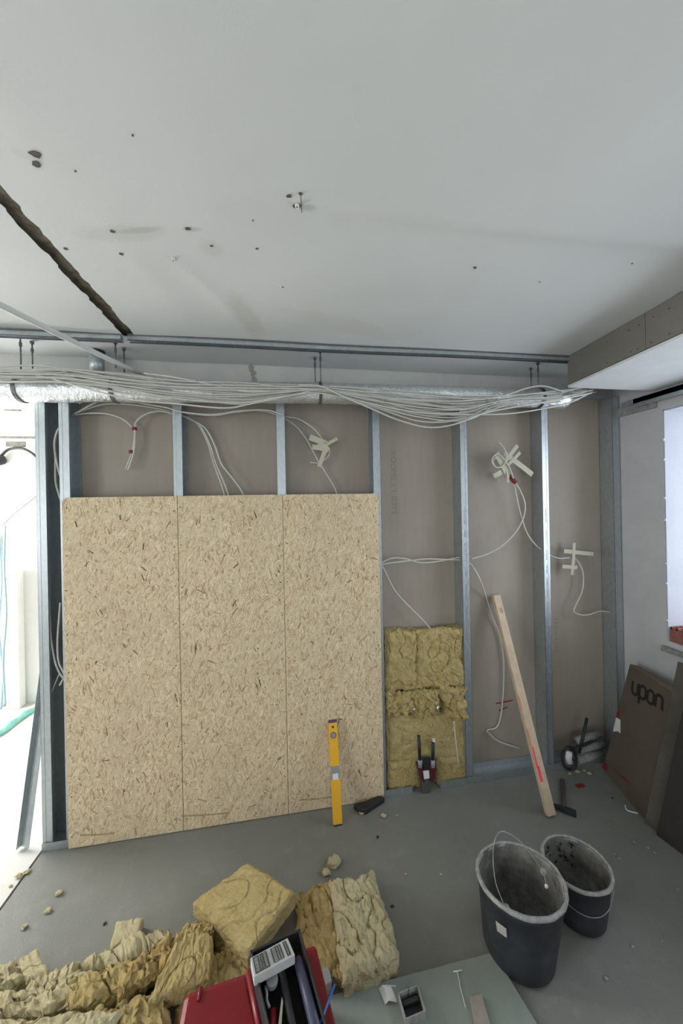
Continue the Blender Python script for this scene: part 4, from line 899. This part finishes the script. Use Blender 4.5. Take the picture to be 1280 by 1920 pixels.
floorwool([(-60, 1990), (180, 1970), (235, 1888), (-60, 1915)], .030, .060, 'wool_pale', 'broad insulation sheet at the bottom left corner', 45, .009, nu=80, nv=50)
floorwool([(330, 1930), (420, 1900), (410, 1800), (340, 1830)], .010, .055, 'wool_orange', 'insulation piece tucked against the left side of the toolbox', 46, .016, nu=50, nv=50)
floorwool([(385, 1850), (470, 1830), (470, 1775), (400, 1780)], .010, .055, 'wool', 'insulation piece behind the red toolbox lid', 47, .012, nu=50, nv=40)
# crumbs
random.seed(17)
def crumb(px, py, r, mat='wool_pale', label=None, cat='crumb', z=.0, nm='insulation_crumb', flat=.5, grp='insulation crumbs scattered on the floor'):
    c = at(px, py, 'z', z); mb = MB(); n, m_ = 9, 6; vs = []; sd_ = random.random()*50
    for i in range(1, m_):
        for j in range(n):
            th_, ph = math.pi*i/m_, 2*math.pi*j/n; d = V((math.sin(th_)*math.cos(ph)*1.3, math.sin(th_)*math.sin(ph), math.cos(th_)*flat))
            k = 1+.75*noise.noise(d*2.3+V((sd_, 0, 0))); vs.append(c+d*r*k)
    vs.append(c+V((0, 0, r*flat))); vs.append(c-V((0, 0, r*flat))); fs = []
    for i in range(m_-2):
        for j in range(n): fs.append((i*n+j, (i+1)*n+j, (i+1)*n+(j+1) % n, i*n+(j+1) % n))
    for j in range(n): fs.append((j, (j+1) % n, len(vs)-2)); fs.append(((m_-2)*n+(j+1) % n, (m_-2)*n+j, len(vs)-1))
    lo = min(p.z for p in vs); vs = [V((p.x, p.y, p.z-lo+z+.0005)) for p in vs]; mb.add(vs, fs)
    return obj(nm, mb, M[mat], label=label or 'tiny pale insulation crumb lying on the grey floor', cat=cat, group=grp if not label else None)
for (px, py, r, l_) in ((678, 1526, .014, 'fluffy insulation crumb just below the black float'), (687, 1521, .010, 'small insulation crumb touching the black float'), (719, 1531, .012, 'round insulation crumb right of the black float'), (110, 1677, .012, 'bright insulation crumb on the floor left of the heap'), (90, 1710, .010, 'long insulation crumb below the bright one at the left'), (625, 1622, .026, 'fluffy insulation tuft behind the thick rightmost slab'), (612, 1640, .016, 'small tuft beside the fluffy one behind the slabs'), (36, 1644, .012, 'pale crumb lying across the floor joint'), (52, 1636, .010, 'second pale crumb beside the floor joint'), (46, 1740, .010, 'faint crumb near the left picture edge')):
    crumb(px, py, r, label=l_, cat='insulation crumb')
for (px, py, r) in ((20, 1662, .006), (1082, 1448, .010), (1068, 1452, .008), (1105, 1452, .012), (1095, 1446, .007), (1188, 1580, .007), (1152, 1602, .006), (1160, 1610, .006), (1228, 1600, .006), (1215, 1590, .006), (1105, 1585, .006), (1270, 1668, .005), (1185, 1775, .005), (1135, 1835, .006), (1140, 1545, .004), (560, 1515, .004), (744, 1530, .004), (760, 1640, .005), (826, 1640, .004), (640, 1580, .003), (1240, 1765, .004), (980, 1740, .0), (700, 1790, .0)):
    if r: crumb(px, py, r, mat='cement' if px > 1110 else 'wool_pale', nm='debris_crumb', cat='crumb')
for (px, py) in ((708, 1570), (1148, 1497), (735, 1700), (196, 1733)):
    crumb(px, py, .006, 'black', None, 'dirt crumb', nm='dirt_crumb', flat=.3, grp='dark dirt crumbs on the floor'); bpy.context.scene.collection.objects[-1]['label'] = 'tiny dark dirt crumb lying on the grey floor'
mb = MB(); mb.prism([at(x, y, 'z', .001) for x, y in ((1077, 1471), (1092, 1469), (1098, 1475), (1083, 1478))], (0, 0, .0015)); obj('red_scrap', mb, M['darkred'], label='small flat red scrap on the floor near the corner pipes', cat='scrap')
mb = MB(); mb.tube(spline([at(x, y, 'z', .006) for x, y in ((1171, 1510), (1174, 1518), (1180, 1521), (1195, 1525))], 4), .0035, 6); obj('plastic_clip', mb, M['paper'], smooth=True, label='small bent white strip on the floor in front of the box', cat='strip')
mb = MB(); mb.prism([at(x, y, 'z', .002) for x, y in ((1254, 1562), (1262, 1570), (1278, 1590), (1268, 1592), (1256, 1580))][::-1], (0, 0, .004)); obj('paper_scrap', mb, M['cement'], label='grey scrap on the floor below the dark panels', cat='scrap')

# ------------------------------------------------------------------ red toolbox
TB = thing('toolbox', V((.0, 1.0, 0)), 'red toolbox with an open black tray full of tools in the foreground', 'toolbox')
def slab3(P, th, nm, mt, par=TB, bev=.006, sm=False):
    """plate: four top corners, pushed down by th"""
    mb = MB(); P = [V(p) for p in P]; mb.hexa([p-V((0, 0, th)) for p in P]+P); return obj(nm, mb, M[mt], parent=par, bevel=bev, smooth=sm)
A = lambda x, y, z: at(x, y, 'z', z)
def longq(p0, p1, q1, q0, k): return [p0, q0, q1, p1]
def ext(far, near, k): return far+(near-far)*k
# tray: far edge (470,1778)-(572,1742); sides run to the bottom of the frame and on
fl, fr = A(468, 1782, .300), A(562, 1740, .300); nl, nr_ = A(500, 1920, .300), A(614, 1925, .300)
nl = ext(fl, nl, 1.9); nr_ = ext(fr, nr_, 1.9)
def wallq(a, b, h0, h1, th, nm, mt, par=TB):
    a, b = V(a), V(b); n_ = (b-a).cross(V((0, 0, 1))).normalized()*th; mb = MB()
    lo = lambda p: V((p.x, p.y, h0)); hi = lambda p: V((p.x, p.y, h1))
    mb.hexa([lo(a), lo(b), lo(b)+n_, lo(a)+n_, hi(a), hi(b), hi(b)+n_, hi(a)+n_]); return obj(nm, mb, M[mt], parent=par, bevel=.002)
wallq(fl, fr, .10, .300, .007, 'tray_wall', 'black'); wallq(fr, nr_, .10, .300, .007, 'tray_wall', 'black'); wallq(nr_, nl, .10, .300, .007, 'tray_wall', 'black'); wallq(nl, fl, .10, .300, .007, 'tray_wall', 'black')
mb = MB(); mb.prism([V((p.x, p.y, .15)) for p in (fl, nl, nr_, fr)], (0, 0, .006)); obj('tray_floor', mb, M['black'], parent=TB)
# red body right and under the tray
rf, rn = A(592, 1768, .23), ext(A(592, 1768, .23), A(634, 1935, .23), 1.8)
mb = MB(); mb.prism([V((p.x, p.y, .002)) for p in (fr+V((-.02, 0, 0)), ext(fr, nr_, .95)+V((-.02, 0, 0)), rn, rf)], (0, 0, .228)); obj('side_body', mb, M['red'], parent=TB, bevel=.012)
lf = A(462, 1812, .21)
# left wing (open lid): top plate sloping, with rounded rim and rib
w1, w2, w3 = A(345, 1858, .200), A(465, 1808, .215), ext(A(465, 1808, .215), A(492, 1925, .215), 2)
w4 = ext(w1, A(330, 1935, .2), 2)
mb = MB(); mb.prism([V((p.x, p.y, .04)) for p in (w1, w4, w3, w2)], (0, 0, .158)); lid = obj('open_lid', mb, M['red'], parent=TB, bevel=.018)
mb = MB(); r0, r1 = A(376, 1852, .2), A(372, 1876, .2); mb.tube([r0, r1], .006, 8); mb2 = mb
obj('lid_rib', mb2, M['red'], parent=TB, smooth=True)
mb = MB(); p0, p1 = A(466, 1822, .225), ext(A(466, 1822, .225), A(486, 1925, .225), 1.6); mb.tube([p0, p1], .010, 10); obj('hinge_bar', mb, M['red'], parent=TB, smooth=True)
# package on the tray
gl = thing('anchor_package', A(510, 1800, .3), 'small white package with black printed panels lying on the black tray', 'package')
c4 = [A(476, 1832, .325), A(469, 1796, .33), A(539, 1758, .33), A(553, 1790, .325)]
mb = MB(); dn = V((0, 0, -.03)); mb.hexa([c4[0]+dn, c4[3]+dn, c4[2]+dn, c4[1]+dn, c4[0], c4[3], c4[2], c4[1]]); obj('carton', mb, M['cardwhite'], parent=gl, bevel=.002)
def uv(u, v, o=.0008): return lerp(lerp(c4[0], c4[3], u), lerp(c4[1], c4[2], u), v)+V((0, 0, o))
for (u0, u1, v0, v1) in ((.05, .40, .08, .92), (.50, .76, .12, .90), (.83, .92, .10, .90)):
    mb = MB(); mb.prism([uv(u0, v0), uv(u1, v0), uv(u1, v1), uv(u0, v1)], (0, 0, .0006)); obj('printed_panel', mb, M['ink2'] if 'ink2' in M else M.setdefault('ink2', simple('faded_black_print', (.05, .05, .05), .6, 0, .2)), parent=gl)
mb = MB(); random.seed(9)
for (u0, u1) in ((.08, .16), (.19, .22), (.25, .27), (.31, .37), (.53, .61), (.64, .67), (.70, .73), (.43, .445), (.46, .475), (.86, .89)):
    v = .14
    while v < .86:
        dv = random.uniform(.02, .07); mb.prism([uv(u0, v, .0016), uv(u1, v, .0016), uv(u1, min(.88, v+dv), .0016), uv(u0, min(.88, v+dv), .0016)], (0, 0, .0004)); v += dv+.03
obj('printed_lines', mb, M['cement'], parent=gl, kind='stuff')
# tools in the tray
def tool(pts, r, nm, mt, label, cat_, n=12):
    mb = MB(); mb.tube(pts, r, n); return obj(nm, mb, M[mt], smooth=True, label=label, cat=cat_)
p0, p1 = A(558, 1800, .285), A(600, 1960, .285)
tool([p0, lerp(p0, p1, .25), lerp(p0, p1, .5), p1], lambda s_: .013+.003*s_, 'tool_handle', 'bluegrey', 'thick blue grey tool handle along the right side of the black tray', 'tool')
p0, p1 = A(528, 1822, .27), A(556, 1960, .27)
tool([p0, lerp(p0, p1, .5), p1], .011, 'tool_handle', 'black', 'black tool handle in the middle of the tray', 'tool')
p0, p1 = A(528, 1870, .296), A(521, 1960, .296); mb = MB(); u_ = V((1, 0, 0))
mb.prism([p0, p0+u_*.004+V((0, -.01, 0)), p1+u_*.006, p1-u_*.006], (0, 0, .002)); obj('steel_strip', mb, M['steel'], label='bright steel blade lying in the black tray', cat='blade')
p0 = A(510, 1838, .275); mb = MB(); mb.tube([p0+V((0, 0, -.01)), p0+V((0, 0, .006))], .018, 18); obj('round_cap', mb, M['grey'], label='round dark grey cap beside the printed package', cat='cap', bevel=.002)
mb = MB(); mb.tube(spline([A(497, 1850, .27), A(500, 1862, .275), A(500, 1875, .27), A(505, 1890, .26)], 4), .004, 8); obj('small_bracket', mb, M['grey'], smooth=True, label='small bent grey bracket in the black tray', cat='bracket')
p0, p1 = A(512, 1895, .26), A(510, 1960, .26); tool([p0, p1], .010, 'screwdriver_grip', 'red', 'dark red grip at the bottom edge in the black tray', 'tool')
p0, p1 = A(627, 1847, .26), A(598, 1925, .285); tool([p0, lerp(p0, p1, .5), p1+(p1-p0)*.4], .0035, 'blue_rod', 'blue', 'thin blue rod leaning on the right side of the toolbox', 'rod', 8)
c = A(612, 1838, .03); mb = MB(); mb.obox(c, V((.014, .004, 0)), V((-.004, .024, 0)), V((0, 0, .022))); obj('black_clip', mb, M['grey'], label='small dark block between the toolbox and the ochre slab', cat='block', bevel=.003)
